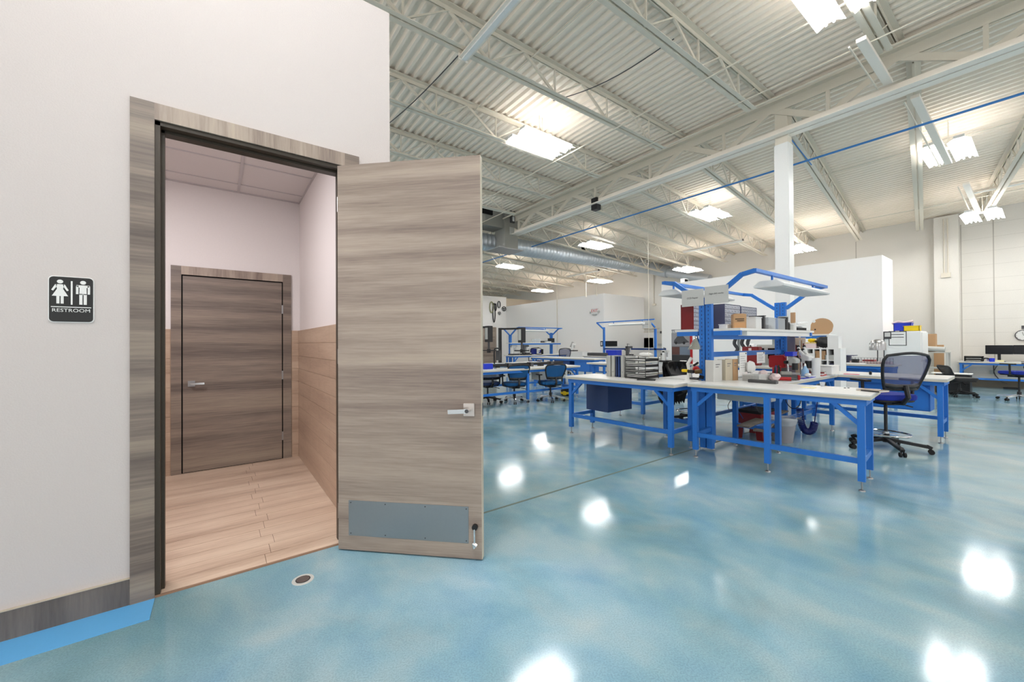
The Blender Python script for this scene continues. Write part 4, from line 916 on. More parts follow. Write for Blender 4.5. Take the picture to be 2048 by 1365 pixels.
t = T('red_toolbox', 'bright red metal drawer cabinet behind the microscopes', 'drawer cabinet', (6.78, 2.36, ZT)); B(-.17, .17, -.06, .14, .12, .30).build('case', 'red', t, .01); B(-.14, .14, .0, .1, 0, .12).build('stand', 'dgrey', t); B(.175, .42, -.04, .14, .21, .30).build('open_tray', 'red', t, .008)
for k in range(3): B(-.15, .15, -.068, -.06, .14+k*.05, .175+k*.05).build('drawer', 'dred', t)
for k in range(4): MB().cyl((.22+k*.05, -.045, .25), (.22+k*.05, -.055, .25+.01*(k % 2)), .010, 8).build('red_fitting', mat('orange_plastic', (226, 140, 90), .4), t)
for i, (m_, lab) in enumerate((('red', 'red folder at the bottom of the paper stack'), ('paper', 'white folder on the red folder'), ('dred', 'dark red folder in the paper stack'), ('greyp', 'pale folder topping the paper stack'))):
    put(B(-.13, .13, -.09, .09, 0, .018), 'folder', m_, lab+' by the maroon bottle', 'folder', (7.12+.01*i, 2.06, ZT+.019*i), math.radians(8*i), 'folders stacked by the maroon bottle')
p = on(1621, 752); t = T('water_bottle', 'tall maroon insulated bottle with steel rim', 'bottle', (p.x, p.y+.05, ZT)); MB().lathe([(0, 0), (.045, 0), (.046, .21), (.040, .235), (0, .235)], 22).build('bottle', 'maroon', t, smooth=True); MB().lathe([(.041, .235), (.041, .245), (0, .245)], 22).build('steel_rim', 'chrome', t); MB().lathe([(.038, .245), (.036, .275), (0, .28)], 18).build('cap', 'maroon', t, smooth=True)
MB().lathe([(0, .001), (.018, .001), (.018, 0)], 14).build('round_emblem', 'pink', t, loc=(-.03, -.035, .10), rot=(PI/2, 0, -.7))
p = on(1636, 755); t = T('paper_roll', 'white paper towel roll standing on end beside the maroon bottle', 'paper roll', (p.x+.02, p.y+.03, ZT)); MB().lathe([(.015, 0), (.05, 0), (.05, .27), (.015, .27), (.015, 0)], 24).build('roll', 'paper', t, smooth=True); MB().lathe([(.012, .001), (.015, .001), (.015, .272), (.012, .272)], 14).build('core', 'kraft', t)
p = on(1668, 750); sbox(p.x+.15, p.y+.13, .36, .22, .12, 'paper', 'low white carton at the right end of the microscope bench', z=ZT, cat='box', name='carton')
put(B(-.10, .10, -.15, .15, 0, .01), 'cutting_sheet', 'clear', 'clear sheet lying on the bench corner by the white carton', 'sheet', (7.35, 2.02, ZT))
# bench C
p = px_(1703, 751, 7.75); p.z = ZT; put(B(-.03, .03, -.09, .09, 0, .006), 'red_label', mat('magenta_card', (210, 40, 90), .6), 'small magenta card on the right bench', 'card', p)
p = on(1741, 750); put(CB(0, 0, 0, .03, .03, .05), 'small_bottle', 'black', 'tiny black bottle on the right bench edge', 'bottle', (p.x, p.y, ZT), bevel=.004)
p = on(1840, 750); put(B(-.05, .05, -.07, .07, 0, .004), 'note_sheet', 'gpaper', 'pale grey sheet on the right bench beside the mesh chair', 'paper', p)
p = on(1715, 738); put(B(-.10, .35, -.15, .15, 0, .02), 'binder', 'paper', 'white folder with pink edge lying on the right bench corner', 'folder', (11.58, px_(1712, 726, 11.6).y, ZT), math.radians(-20))
# under the bench
p = pz(1566, 885, 0); t = T('waste_bin', 'round grey waste bin lined with a clear bag under the near bench', 'waste bin', (p.x+.05, p.y+.02, 0))
MB().lathe([(0, 0), (.115, 0), (.155, .31), (.150, .31), (.11, .01), (0, .01)], 28).build('bin', mat('bin_plastic', (160, 158, 162), .5, alpha=.9), t, smooth=True)
vs = []; 
for j, (r_, z_) in enumerate(((.158, .24), (.163, .29), (.165, .315), (.155, .335), (.14, .30), (.12, .18))):
    for k in range(28): q = 2*PI*k/28; vs.append(((r_+.006*math.sin(5*q+j))*math.cos(q), (r_+.006*math.sin(5*q+j))*math.sin(q), z_+.008*math.sin(3*q+j)))
mb = MB(); mb.add(vs, [(j*28+k, j*28+(k+1) % 28, (j+1)*28+(k+1) % 28, (j+1)*28+k) for j in range(5) for k in range(28)]); mb.build('liner_bag', 'clear', t, smooth=True)
t = T('step_stool', 'dark red step stool with black top behind the waste bin', 'step stool', (6.22, 2.52, 0))
B(-.24, .24, -.16, .16, .36, .40).build('top_pad', 'rubber', t, .008)
for s_ in (-1, 1):
    MB().prism([(-.15, .36), (.15, .36), (.18, 0), (.10, 0), (.08, .18), (-.08, .18), (-.10, 0), (-.18, 0)], 0, s_*.22-.015, s_*.22+.015).build('side_panel', 'dred', t)
B(-.22, .22, -.155, -.14, .18, .36).build('front_panel', 'dred', t)
for i, (p_, q_, m_, lab) in enumerate((((5.3, 2.30, .30), (7.0, 2.45, .30), mat('grey_wood', (118, 108, 96), .7), 'grey wooden plank lying on the bench footrail'), ((5.4, 2.15, .255), (6.0, 2.28, .255), mat('grey_wood', (118, 108, 96), .7), 'short grey plank end on the bench footrail'))):
    put(MB().bar(p_, q_, .14, .02), 'plank', m_, lab, 'plank')
def coil(name, pts, r, R_, turns, m, label):
    pts = [Vector(p_) for p_ in pts]; out = []; n_ = turns*10
    for i in range(n_+1):
        u_ = i/n_*(len(pts)-1); k = min(int(u_), len(pts)-2); c_ = pts[k].lerp(pts[k+1], u_-k); d = (pts[k+1]-pts[k]).normalized(); a_ = d.cross(Vector((.3, .9, .1))).normalized(); b2 = d.cross(a_)
        q = 2*PI*i/10; out.append(c_+a_*R_*math.cos(q)+b2*R_*math.sin(q))
    return put(MB().tube(out, r, 5), name, m, label, 'coiled hose', smooth=True)
def curve(ps, n=6):
    ps = [Vector(p_) for p_ in ps]; out = []
    for i in range(len(ps)-1):
        a_, b2, c_, d = ps[max(i-1, 0)], ps[i], ps[i+1], ps[min(i+2, len(ps)-1)]
        for k in range(n): t_ = k/n; out.append(.5*((2*b2)+(-a_+c_)*t_+(2*a_-5*b2+4*c_-d)*t_*t_+(-a_+3*b2-3*c_+d)*t_**3))
    return out+[ps[-1]]
U = [px_(x_, y_, 6.75) for x_, y_ in ((1600, 818), (1602, 842), (1607, 858), (1616, 864), (1625, 860), (1629, 846))]
coil('coiled_air_hose', curve(U), .006, .042, 46, 'cord', 'dark blue coiled air hose hanging in a loop right of the waste bin')
p0_, p1_ = px_(1629, 846, 6.75), px_(1636, 795, 6.75); put(MB().tube([p0_, p1_], .006, 6), 'hose_lead', 'cord', 'straight dark blue hose lead above the hanging coil', 'hose', smooth=True)
U = [px_(x_, y_, 6.3) for x_, y_ in ((1474, 838), (1484, 836), (1494, 826), (1502, 816), (1512, 822), (1524, 826))]
coil('coiled_air_hose', curve(U), .005, .03, 26, 'cord', 'blue coiled air hose lying beyond the red stool')
def cable(pts, X, m, label, r=.004):
    return put(MB().tube(curve([px_(a_, b2, X) for a_, b2 in pts]), r, 5), 'cable', m, label, 'cable', smooth=True)
cable(((1571, 790), (1573, 805), (1582, 816), (1592, 817), (1600, 808), (1603, 795)), 6.7, 'black', 'black cable hanging in a curve by the column foot', .006)
cable(((1462, 800), (1456, 812), (1460, 822), (1470, 816), (1464, 803)), 5.6, 'dgrey', 'thin looped cable under the white drawer box')
cable(((1464, 802), (1470, 815), (1480, 828), (1486, 838)), 5.62, 'dblue', 'blue straight cable under the white drawer box', .006)
cable(((1512, 805), (1514, 818), (1520, 826), (1530, 820), (1528, 806)), 5.7, 'dgrey', 'thin dark cable hanging right of the white drawer box')
cable(((1410, 715), (1411, 730), (1416, 745), (1419, 755)), 4.93, 'black', 'black cord running down the first blue upright', .003)
# glass bottle / poster / red pole behind the left bench
a_, b2 = px_(1343, 660, 9.35), px_(1381, 721, 9.35); b2.z = .84
t = T('display_board', 'framed poster board with grey car pictures behind the left bench', 'poster', (9.35, (a_.y+b2.y)/2, b2.z)); hw = (a_.y-b2.y)/2; H_ = a_.z-b2.z
B(0, .03, -hw, hw, 0, H_).build('board', 'poster', t)
B(-.002, 0, -hw+.01, hw-.01, H_*.5, H_-.01).build('top_picture', mat('light_grey_print', (148, 148, 150), .5), t); B(-.002, 0, -hw+.01, hw*.1, H_*.25, H_*.48).build('street_picture', mat('blue_grey_print', (110, 124, 140), .5), t)
B(-.002, 0, -hw+.01, hw-.01, .01, H_*.24).build('dark_picture', mat('charcoal_print', (48, 48, 50), .5), t); B(-.002, 0, hw*.15, hw-.01, H_*.25, H_*.48).build('side_picture', mat('brown_print', (92, 56, 50), .5), t)
MB().prism([(-hw*.9, H_*.62), (-hw*.5, H_*.72), (-.05, H_*.83), (hw*.35, H_*.80), (hw*.7, H_*.68), (hw*.75, H_*.60), (hw*.2, H_*.57)], 0, -.004, -.002).build('car_print', mat('dark_car_print', (70, 72, 76), .4), t)
for q in (-hw*.35, hw*.5): MB().cyl((-.005, q, H_*.60), (-.004, q, H_*.60), .035, 16).build('wheel_print', 'ink', t)
text('HOMEWORX', .085, 'paper', 'lettering', t, (-.004, 0, H_*.93), (PI/2, 0, -PI/2), .0005)
a_ = px_(1382, 665, 9.26); b2 = px_(1383, 718, 9.26); put(MB().cyl((9.26, a_.y, a_.z+.1), (9.26, b2.y, .84), .03, 12), 'red_tube', 'red', 'bright red vertical tube standing beside the poster board', 'tube', smooth=True)
# two benches K: things on them
def machine(label, x, y, z, s=1.0, m='white_metal', m2='black', seed=1, name='bench_machine', rz=0):
    random.seed(seed); t = T(name, label, 'machine', (x, y, z), rz); t.scale = (s, s, s)
    B(-.18, .18, -.14, .14, 0, .05).build('base', m2, t, .006); B(-.15, -.06, -.05, .05, .05, .36).build('column', m, t, .006); B(-.15, .12, -.06, .06, .30, .38).build('head', m, t, .01)
    MB().cyl((.05, 0, .16), (.05, 0, .30), .035, 14).build('spindle', 'chrome', t, smooth=True); B(-.04, .15, -.08, .08, .05, .09).build('stage', m, t, .004)
    MB().cyl((-.10, .05, .25), (-.10, .11, .25), .03, 12).build('knob', m2, t, smooth=True); MB().tube([(-.1, 0, .38), (-.05, .05, .46), (.08, .06, .44)], .01, 6).build('hose', m2, t); return t
machine('white and black bench machine on the far bench beside the monitor', 10.3, 12.9+.9, .86, 1.1, seed=2); machine('second machine right of the first one under the far frame shelf', 11.0, 13.7, .86, .9, seed=3)
machine('black bench press under the left end of the far shelf', 10.75, 13.55, .86, 1.15, 'dgrey', 'black', 4); machine('small white instrument left of the far monitor', 11.5, 13.55, .86, .7, seed=5)
p = px_(1212, 712, 14.6); machine('white wall side microscope machine at the far partition', 14.5, px_(1147, 712, 14.5).y, .95, 1.0, seed=6)
put(B(-.4, .3, -.9, .9, 0, .95), 'cabinet', 'part', 'low white cabinet below the machine at the exit partition', 'cabinet', (14.6, px_(1150, 712, 14.6).y, 0), bevel=.01)
# monitor far
def monitor(label, c, yw, w_, h_, rz, group=None, standz=.86):
    t = T('monitor', label, 'monitor', (c.x, c.y, standz), rz, group); zc = c.z-standz
    B(-.02, .02, -w_/2, w_/2, zc-h_/2, zc+h_/2).build('case', 'black', t, .006); B(-.024, -.02, -w_/2+.012, w_/2-.012, zc-h_/2+.015, zc+h_/2-.012).build('screen', 'screen', t)
    B(.02, .05, -.03, .03, .01, zc).build('neck', 'black', t); B(-.08, .12, -.12, .12, 0, .012).build('foot', 'black', t, .003)
c_ = px_(1078, 706, 12.0); monitor('dark monitor on the bench under the far frame shelf', c_, 0, .42, .34, math.radians(30))
c_ = px_(1998, 700, 17.75); monitor('left one of two dark monitors on the wall desk', c_, 0, .50, .17*1.5, 0, 'wall desk monitors', .765)
c_ = px_(2056, 700, 17.75); monitor('right one of two dark monitors, cut by the right picture edge', c_, 0, .50, .17*1.5, 0, 'wall desk monitors', .765)
# wall desk things
a_, b2 = px_(1928, 712, 17.6).y, px_(1966, 712, 17.6).y
t = T('letter_tray', 'black stacked letter tray on the wall desk', 'letter tray', (17.6, (a_+b2)/2, .765)); hw = (a_-b2)/2
for k in range(3): B(0, .28, -hw, hw, .01+k*.055, .022+k*.055).build('tray', 'black', t); B(.02, .24, -hw+.03, hw-.03, .022+k*.055, .036+k*.055).build('papers', 'paper', t)
B(.26, .28, -hw, hw, 0, .15).build('back_panel', 'black', t); B(0, .28, -hw, -hw+.01, 0, .15).build('side_panel', 'black', t); B(0, .28, hw-.01, hw, 0, .15).build('side_panel', 'black', t); B(0, .28, -hw, hw, .14, .15).build('tray', 'black', t)
c_ = px_(1984, 717, 17.6); t = T('mug', 'royal blue mug on the wall desk', 'mug', (17.6, c_.y, .765)); MB().lathe([(0, 0), (.05, 0), (.055, .10), (.048, .10), (.045, .01), (0, .01)], 18).build('cup', 'bluep', t, smooth=True); MB().tube([(0, .05, .08), (0, .085, .07), (0, .085, .035), (0, .05, .02)], .008, 6).build('handle', 'bluep', t, smooth=True)
c_ = px_(1999, 717, 17.65); put(B(-.05, .05, -.08, .08, 0, .05), 'sticky_notes', mat('cream_card', (226, 218, 170), .7), 'cream coloured box on the wall desk beside the blue mug', 'box', (17.65, c_.y, .765), bevel=.004)
c_ = px_(1972, 718, 17.6); put(MB().tube(curve([(0, -.08, .01), (0, -.05, .08), (0, .03, .09), (0, .09, .01)]), .02, 8), 'headset', 'black', 'black headset lying on the wall desk', 'headset', (17.6, c_.y, .765), smooth=True)
cable(((1987, 726), (1988, 745), (1994, 755), (2005, 765), (2015, 767)), 18.1, 'dgrey', 'dark cable hanging below the wall desk', .012); cable(((1997, 728), (1988, 742), (1988, 748)), 18.1, 'dgrey', 'thin cable joining the wall outlet below the desk', .01)
c_ = px_(1989, 745, XW-.02); put(B(-.03, .0, -.09, .09, -.06, .06), 'wall_outlet', 'greyp', 'small wall outlet below the wall desk', 'outlet', (XW-.0, c_.y, c_.z))
put(B(-.08, .08, -.14, .14, 0, .05), 'power_strip', 'black', 'black power box on the floor below the wall desk', 'power box', (17.9, px_(2022, 780, 17.9).y, 0), bevel=.01)
c_ = px_(2047, 671, XW-.03); t = T('wall_clock', 'round white faced wall clock at the right picture edge', 'clock', (XW-.0, c_.y, c_.z), 0)
MB().cyl((-.03, 0, 0), (0, 0, 0), .155, 32).build('rim', 'dgrey', t, smooth=True); MB().cyl((-.034, 0, 0), (-.03, 0, 0), .135, 32).build('face', 'paper', t)
hm = MB(); hm.bar((-.037, 0, 0), (-.037, .02, .09), .008, .003, (1, 0, 0)); hm.bar((-.037, 0, 0), (-.037, -.06, .03), .009, .003, (1, 0, 0)); hm.build('clock_hands', 'ink', t)
hm = MB()
for k in range(12): q = 2*PI*k/12; hm.bar((-.036, .115*math.cos(q), .115*math.sin(q)), (-.036, .13*math.cos(q), .13*math.sin(q)), .008, .002, (1, 0, 0))
hm.build('hour_marks', 'ink', t)
c_ = px_(2051, 655, XW-.01); put(B(-.01, 0, -.07, .07, -.05, .05), 'wall_box', 'dgrey', 'small dark wall box above the clock', 'wall box', (XW, c_.y, c_.z))
# white cabinet with bins, clipboard -----------------------------------------------------------
XF = 14.35; a_, b2 = px_(1768, 700, XF), px_(1842, 700, XF); ht = px_(1805, 663, XF).z
t = T('tall_cabinet', 'white refrigerator-like cabinet carrying blue and yellow bins', 'cabinet', (XF, (a_.y+b2.y)/2, 0)); hw = (a_.y-b2.y)/2
B(0, .85, -hw, hw, .04, ht).build('body', 'part', t, .01); B(-.03, 0, -hw+.005, hw-.005, .08, ht-.02).build('side_panel', 'white_metal', t, .006)
B(.05, .80, -hw-.025, -hw, .10, ht*.52).build('door', 'white_metal', t, .006); B(.05, .80, -hw-.025, -hw, ht*.54, ht-.03).build('door', 'white_metal', t, .006); B(.3, .5, -hw-.07, -hw-.025, ht*.5, ht*.56).build('handle', 'chrome', t)
MB().cyl((-.05, hw-.01, .1), (-.05, hw-.01, ht), .012, 8).build('dark_edge_rod', 'dgrey', t)
def tote(label, px0, px1, X, m, h, w_, z):
    y_a, y_b = px_(px0, 650, X).y, px_(px1, 650, X).y; t = T('tote', label, 'bin', (X, (y_a+y_b)/2, z)); hw_ = (y_a-y_b)/2
    mb = MB(); mb.box(0, w_, -hw_, hw_, 0, .01); mb.box(0, .01, -hw_, hw_, 0, h); mb.box(w_-.01, w_, -hw_, hw_, 0, h); mb.box(0, w_, -hw_, -hw_+.01, 0, h); mb.box(0, w_, hw_-.01, hw_, 0, h); mb.build('bin_body', m, t)
    mb = MB(); mb.box(-.012, w_+.012, -hw_-.012, -hw_+.01, h-.015, h); mb.box(-.012, w_+.012, hw_-.01, hw_+.012, h-.015, h); mb.box(-.012, .01, -hw_, hw_, h-.015, h); mb.box(w_-.01, w_+.012, -hw_, hw_, h-.015, h); mb.build('bin_rim', m, t); return t
tote('royal blue bin on top of the white cabinet', 1787, 1822, XF+.35, 'bluep', .23, .3, ht); tote('yellow bin on top of the white cabinet', 1807, 1839, XF+.03, 'yellow', .14, .25, ht)
put(MB().tube(curve([(0, .2, .0), (.05, .1, .05), (0, -.05, .02), (.03, -.2, .06)]), .03, 8), 'foam_roll', 'pink', 'pink white tubing lying in the blue bin', 'tubing', (XF+.5, px_(1805, 645, XF+.5).y, ht+.22), smooth=True)
c_ = px_(1795, 677, XF-.04); t = T('clipboard', 'clipboard with white form hanging on the white cabinet', 'clipboard', (XF-.03, c_.y, c_.z)); B(-.008, 0, -.17, .17, -.19, .19).build('board', 'dgrey', t); B(-.011, -.008, -.155, .155, -.175, .165).build('form', 'paper', t)
B(-.02, -.008, -.04, .04, .165, .20).build('clip', 'chrome', t); B(-.013, -.011, -.12, .13, .09, .105).build('printed_line', 'ink', t); B(-.013, -.011, -.12, .13, .02, .035).build('printed_line', 'ink', t)
c_ = px_(1775, 671, XF-.04); t = T('thermometer', 'small grey display unit hung left of the clipboard', 'thermometer', (XF-.03, c_.y, c_.z)); B(-.02, 0, -.075, .075, -.10, .10).build('case', 'dgrey', t, .006); B(-.023, -.02, -.055, .055, -.04, .07).build('display', 'gpaper', t)
# cart and cardboard behind the cabinet
c_ = px_(1866, 700, 15.9); t = T('shelf_cart', 'small grey shelf cart with rolls between the cabinet and the pilaster', 'cart', (15.9, c_.y, 0))
for X_ in (0, .45):
    for Y_ in (-.26, .26): B(X_-.02, X_+.02, Y_-.02, Y_+.02, 0, 1.05).build('post', 'greyp', t)
for z_ in (.2, .6, 1.03): B(-.03, .48, -.29, .29, z_, z_+.03).build('shelf', 'greyp', t)
put(B(0, .3, -.14, .14, 0, .5), 'cardboard_box', 'kraft', 'narrow brown cardboard box on the grey shelf cart', 'box', (15.95, c_.y+.1, 1.06), bevel=.004)
put(MB().cyl((0, .15, .08), (0, -.18, .06), .07, 14), 'paper_roll', 'greyp', 'pale roll lying on the grey shelf cart', 'roll', (15.90-.0, c_.y-.05, 1.07), smooth=True)
c_ = px_(1878, 740, 16.6); put(B(0, .04, -.10, .10, 0, 1.25), 'cardboard_sheet', 'kraft', 'tall brown cardboard sheet leaning beside the shelf cart', 'cardboard', (16.6, c_.y, 0))
c_ = px_(1902, 760, 15.2); t = T('side_cabinet', 'low black cabinet with white papers on top near the pilaster', 'cabinet', (15.2, c_.y, 0)); B(0, .5, -.32, .28, 0, .50).build('body', 'black', t, .01); B(.02, .48, -.34, .36, .50, .52).build('top_sheet', 'paper', t)
# bench L things: wire basket, silver lamp, little table plate
c_ = px_(1735, 720, 11.6); t = T('wire_basket', 'black wire desk basket on the bench behind the mesh chair', 'basket', (11.6, c_.y, ZT)); mb = MB()
hw = .42
for k in range(17): y_ = -hw+k*2*hw/16; mb.box(-.004, 0, y_-.003, y_+.003, 0, .14)
for k in range(6): mb.box(-.004, 0, -hw, hw, k*.027, k*.027+.005)
mb.box(0, .3, -hw, hw, 0, .004); mb.build('wire_grid', 'dgrey', t); B(.03, .25, -hw+.05, hw-.1, .004, .06).build('contents', 'pink', t); B(.05, .25, -.1, .1, .06, .09).build('red_item', 'red', t)
put(MB().cyl((0, 0, .0), (0, 0, .10), .07, 16), 'tape_roll', 'black', 'black roll left of the wire desk basket', 'roll', (11.65, px_(1711, 722, 11.65).y, ZT), smooth=True)
c_ = px_(1755, 690, 11.75); t = T('desk_lamp', 'silver bell desk lamp on the bench behind the mesh chair', 'lamp', (11.75, c_.y, ZT)); zc = c_.z-ZT
MB().lathe([(.145, 0), (.14, .15), (.10, .21), (.03, .24), (0, .24)], 24).build('shade', 'steelb', t, loc=(0, 0, zc-.12), smooth=True); MB().cyl((0, 0, .0), (0, 0, zc-.05), .010, 8).build('stem', 'dgrey', t); MB().lathe([(0, .02), (.10, .02), (.10, 0)], 18).build('foot', 'dgrey', t)
put(MB().box(-.15, .15, -.15, .15, .17, .185).box(-.06, .06, -.06, .06, 0, .17), 'riser', 'slate', 'small dark stand with flat top on the bench behind the carton', 'stand', (11.8, px_(1695, 720, 11.8).y, ZT))
# cubby shelf on the far bench with things
XC = 9.4; a_, b2 = px_(1611, 700, XC).y, px_(1681, 700, XC).y; zt_, zb_ = px_(1640, 697, XC).z, px_(1640, 738, XC).z
t = T('cubby_shelf', 'white cubby shelf unit with three columns behind the microscope bench', 'shelf', (XC, (a_+b2)/2, 0)); hw = (a_-b2)/2
B(0, .35, -hw, hw, zt_-.02, zt_).build('top_board', 'paper', t); B(0, .35, -hw, hw, .3, .32).build('bottom_board', 'paper', t); B(.34, .35, -hw, hw, .3, zt_).build('back_board', mat('brown_back', (96, 80, 66), .8), t)
for k in range(4): y_ = hw-.02-k*(2*hw-.22)/3; B(0, .35, y_-.012, y_+.012, .3, zt_-.02).build('divider', 'paper', t)
B(-.005, .35, -hw, -hw+.10, .3, zt_-.02).build('side_panel', 'paper', t)
for z_ in (zt_-.24, zt_-.45): B(.01, .35, -hw+.02, hw-.02, z_, z_+.018).build('shelf_board', 'paper', t)
for i, (yy, zz, m_, s_, lab) in enumerate(((.33, zt_-.22, 'paper', .12, 'white papers'), (.08, zt_-.22, 'kraft', .17, 'brown box'), (-.17, zt_-.22, 'greyp', .09, 'grey bin'), (.33, zt_-.43, 'greyp', .14, 'grey folder pile'), (.08, zt_-.43, 'yellow', .08, 'yellow packet'), (-.17, zt_-.43, 'slate', .13, 'slate folder pile'))):
    put(B(0, .25, -.085, .085, 0, s_), 'shelf_item', m_, lab+' in the white cubby shelf, %s row' % ('upper' if i < 3 else 'lower'), 'folder' if 'folder' in lab else 'box', (XC+.04, t.location.y+yy*hw/.45, zz), bevel=.003)
c_ = px_(1619, 690, XC); sbox(XC+.15, c_.y, .2, .18, .10, 'pink', 'pink white box with yellow top on the cubby shelf', z=zt_, lid='yellow'); blob((XC+.15, c_.y, zt_+.112), .06, 'yellow', 'yellow cloth heap on the cubby shelf left end', 'cloth', 'cloth', (1.2, 1.2, .7), 11)
blob((XC+.15, px_(1644, 690, XC).y, zt_), .13, 'black', 'black helmet shaped thing with yellow marks on the cubby shelf', 'helmet', 'helmet', (1.0, 1.15, .9), 12)
c_ = px_(1665, 690, XC); sbox(XC+.12, c_.y, .2, .17, .22, 'paper', 'white box at the right end on the cubby shelf', z=zt_)
XS_ = 9.9; a_, b2 = px_(1575, 672, XS_), px_(1665, 672, XS_)
t = T('wall_shelf', 'white shelf on blue brackets above the cubby unit', 'shelf', (XS_, (a_.y+b2.y)/2, a_.z)); hw = (a_.y-b2.y)/2; B(-.2, .25, -hw, hw, -.01, .02).build('shelf_board', 'paper', t); B(-.19, -.15, -hw+.05, hw-.3, -.07, -.01).build('shelf_edge', 'blue', t)
for q in (hw-.1,): B(.2, .25, q-.03, q+.03, -a_.z, .1).build('upright', 'blue', t)
c_ = px_(1638, 655, XS_); t = T('shield', 'tan rounded board with keyhole leaning on the white shelf', 'board', (XS_+.05, c_.y, a_.z+.02))
MB().prism([(.17, 0), (-.14, 0), (-.20, .06)]+[(-.03+.19*math.cos(PI*(1.0-k/12*.92)), .16+.17*math.sin(PI*(1.0-k/12*.92))) for k in range(13)], 0, 0, .02).build('board', 'tan', t); MB().cyl((-.004, .08, .10), (0, .08, .10), .015, 12).build('hole', 'ink', t); MB().cyl((-.004, .10, .27), (0, .10, .27), .03, 12).build('white_spot', 'paper', t)
# far shelf seen through the bench frame
XQ = 11.0; a_, b2 = px_(1464, 674, XQ), px_(1556, 674, XQ); t = T('wall_shelf', 'white shelf with pale bags seen between the blue uprights', 'shelf', (XQ, (a_.y+b2.y)/2, a_.z)); hw = (a_.y-b2.y)/2
B(-.2, .2, -hw, hw, -.04, 0).build('shelf_board', 'paper', t)
for q in (-hw+.15, hw-.1): B(.14, .2, q-.03, q+.03, -a_.z, .25).build('upright', 'greyp', t)
for i, (xx, m_) in enumerate(((1470, 'clear'), (1482, 'paper'), (1495, 'pink'), (1508, 'tan'), (1522, 'pink'), (1538, 'greyp'), (1550, 'dgrey'))):
    blob((XQ, px_(xx, 670, XQ).y, a_.z), .09, m_, ['clear', 'white', 'first pale pink', 'tan', 'second pale pink', 'grey', 'dark grey'][i]+' bag on the white shelf seen between the uprights', 'bag', 'plastic_bag', (1, 1.1, .8), 20+i)
for i, xx in enumerate((1470, 1485, 1497)):
    c_ = px_(xx, 690, XQ-.15); put(MB().tube(curve([(0, 0, 0), (.0, .04, -.14), (.02, -.03, -.28), (0, .02, -.38)]), .045, 6), 'hanging_glove', 'dgrey', ['left', 'middle', 'right'][i]+' dark cloth hanging from the white shelf between the uprights', 'cloth', (XQ-.1, c_.y, a_.z-.04), smooth=True)
# grey cabinet with dark windows and small red tool box
a_, b2 = px_(1513, 690, 10.2), px_(1556, 690, 10.2); t = T('equipment_cabinet', 'pale equipment cabinet with two dark windows behind the note cards', 'cabinet', (10.2, (a_.y+b2.y)/2, 0)); hw = (a_.y-b2.y)/2; zt_ = px_(1530, 690, 10.2).z
B(0, .5, -hw, hw, 0, zt_).build('body', 'greyp', t, .01); B(-.01, 0, .06, hw-.06, zt_-.32, zt_-.08).build('window', 'screen', t); B(-.01, 0, -hw+.03, -.02, zt_-.32, zt_-.08).build('window', 'screen', t)
c_ = px_(1500, 704, 9.6); t = T('toolbox', 'small dark red tool box behind the left note card', 'tool box', (9.6, c_.y, .84)); zt_ = px_(1500, 694, 9.6).z-.84; B(0, .2, -.17, .17, 0, zt_).build('box', 'dred', t, .01); MB().tube([(.1, -.06, zt_), (.1, -.05, zt_+.05), (.1, .05, zt_+.05), (.1, .06, zt_)], .01, 6).build('handle', 'chrome', t); B(-.006, 0, -.03, .03, zt_-.09, zt_-.03).build('latch', 'pink', t)
table('bench behind the tool rack carrying the dark red tool box', (9.2, 5.9), (9.2, 2.9), .78, .84, mid=False)
# art print bag by the far upright
c_ = px_(1590, 690, 8.0); t = T('print_panel', 'cream panel with red brown print right of the far blue upright', 'panel', (7.56, px_(1592, 690, 7.56).y, .86)); hh = px_(1592, 676, 7.9).z-.86
B(0, .01, -.13, .13, 0, hh).build('panel', mat('cream_panel', (224, 206, 184), .7), t)
random.seed(5)
for k in range(9): B(-.003, 0, -.11+.025*k, -.095+.025*k, hh*random.uniform(.1, .4), hh*random.uniform(.5, .95)).build('printed_shape', ('dred', 'tan', 'paper', 'kraft')[k % 4], t)
c_ = px_(1577, 690, 7.7); put(B(0, .02, -.09, .09, 0, .62), 'grey_panel', mat('mauve_grey', (140, 132, 140), .7), 'tall mauve grey panel just right of the far blue upright', 'panel', (7.50, px_(1577, 690, 7.5).y, .86))
# small far frames: things on the far left bench
def camera_stand(label, X, pxx, ztop, armlen, zb_=.80):
    c_ = px_(pxx, 680, X); t = T('camera_stand', label, 'camera stand', (X, c_.y, zb_)); H_ = ztop-zb_
    B(-.035, .035, -.035, .035, 0, H_).build('post', 'black', t); B(-.12, .12, -.12, .12, 0, .02).build('foot', 'black', t); MB().bar((0, 0, H_-.03), (.35*armlen, -.55*armlen, H_-.03), .05, .05).build('arm', 'black', t)
    e_ = (.35*armlen, -.55*armlen); B(e_[0]-.07, e_[0]+.07, e_[1]-.09, e_[1]+.09, H_-.42, H_).build('camera_body', 'black', t, .008); MB().cyl((e_[0], e_[1], H_-.42), (e_[0], e_[1], H_-.60), .03, 10).build('lens', 'dgrey', t, smooth=True)
    mb = MB(); mb.bar((e_[0]-.1, e_[1]+.2, H_-.64), (e_[0]+.08, e_[1]-.22, H_-.64), .03, .03); mb.cyl((e_[0], e_[1], H_-.60), (e_[0], e_[1], H_-.70), .05, 10); mb.build('ring_light_bar', 'black', t)
    g = B(e_[0]-.075, e_[0]-.07, e_[1]-.06, e_[1]+.06, H_-.35, H_-.05).build('status_panel', 'greyp', t)
camera_stand('tall black inspection camera stand on the far bench right of the open door', 6.4, 1000, 1.80, 1.0)
camera_stand('black camera stand partly hidden behind the open door edge', 5.5, 955, 1.82, .5, .82)
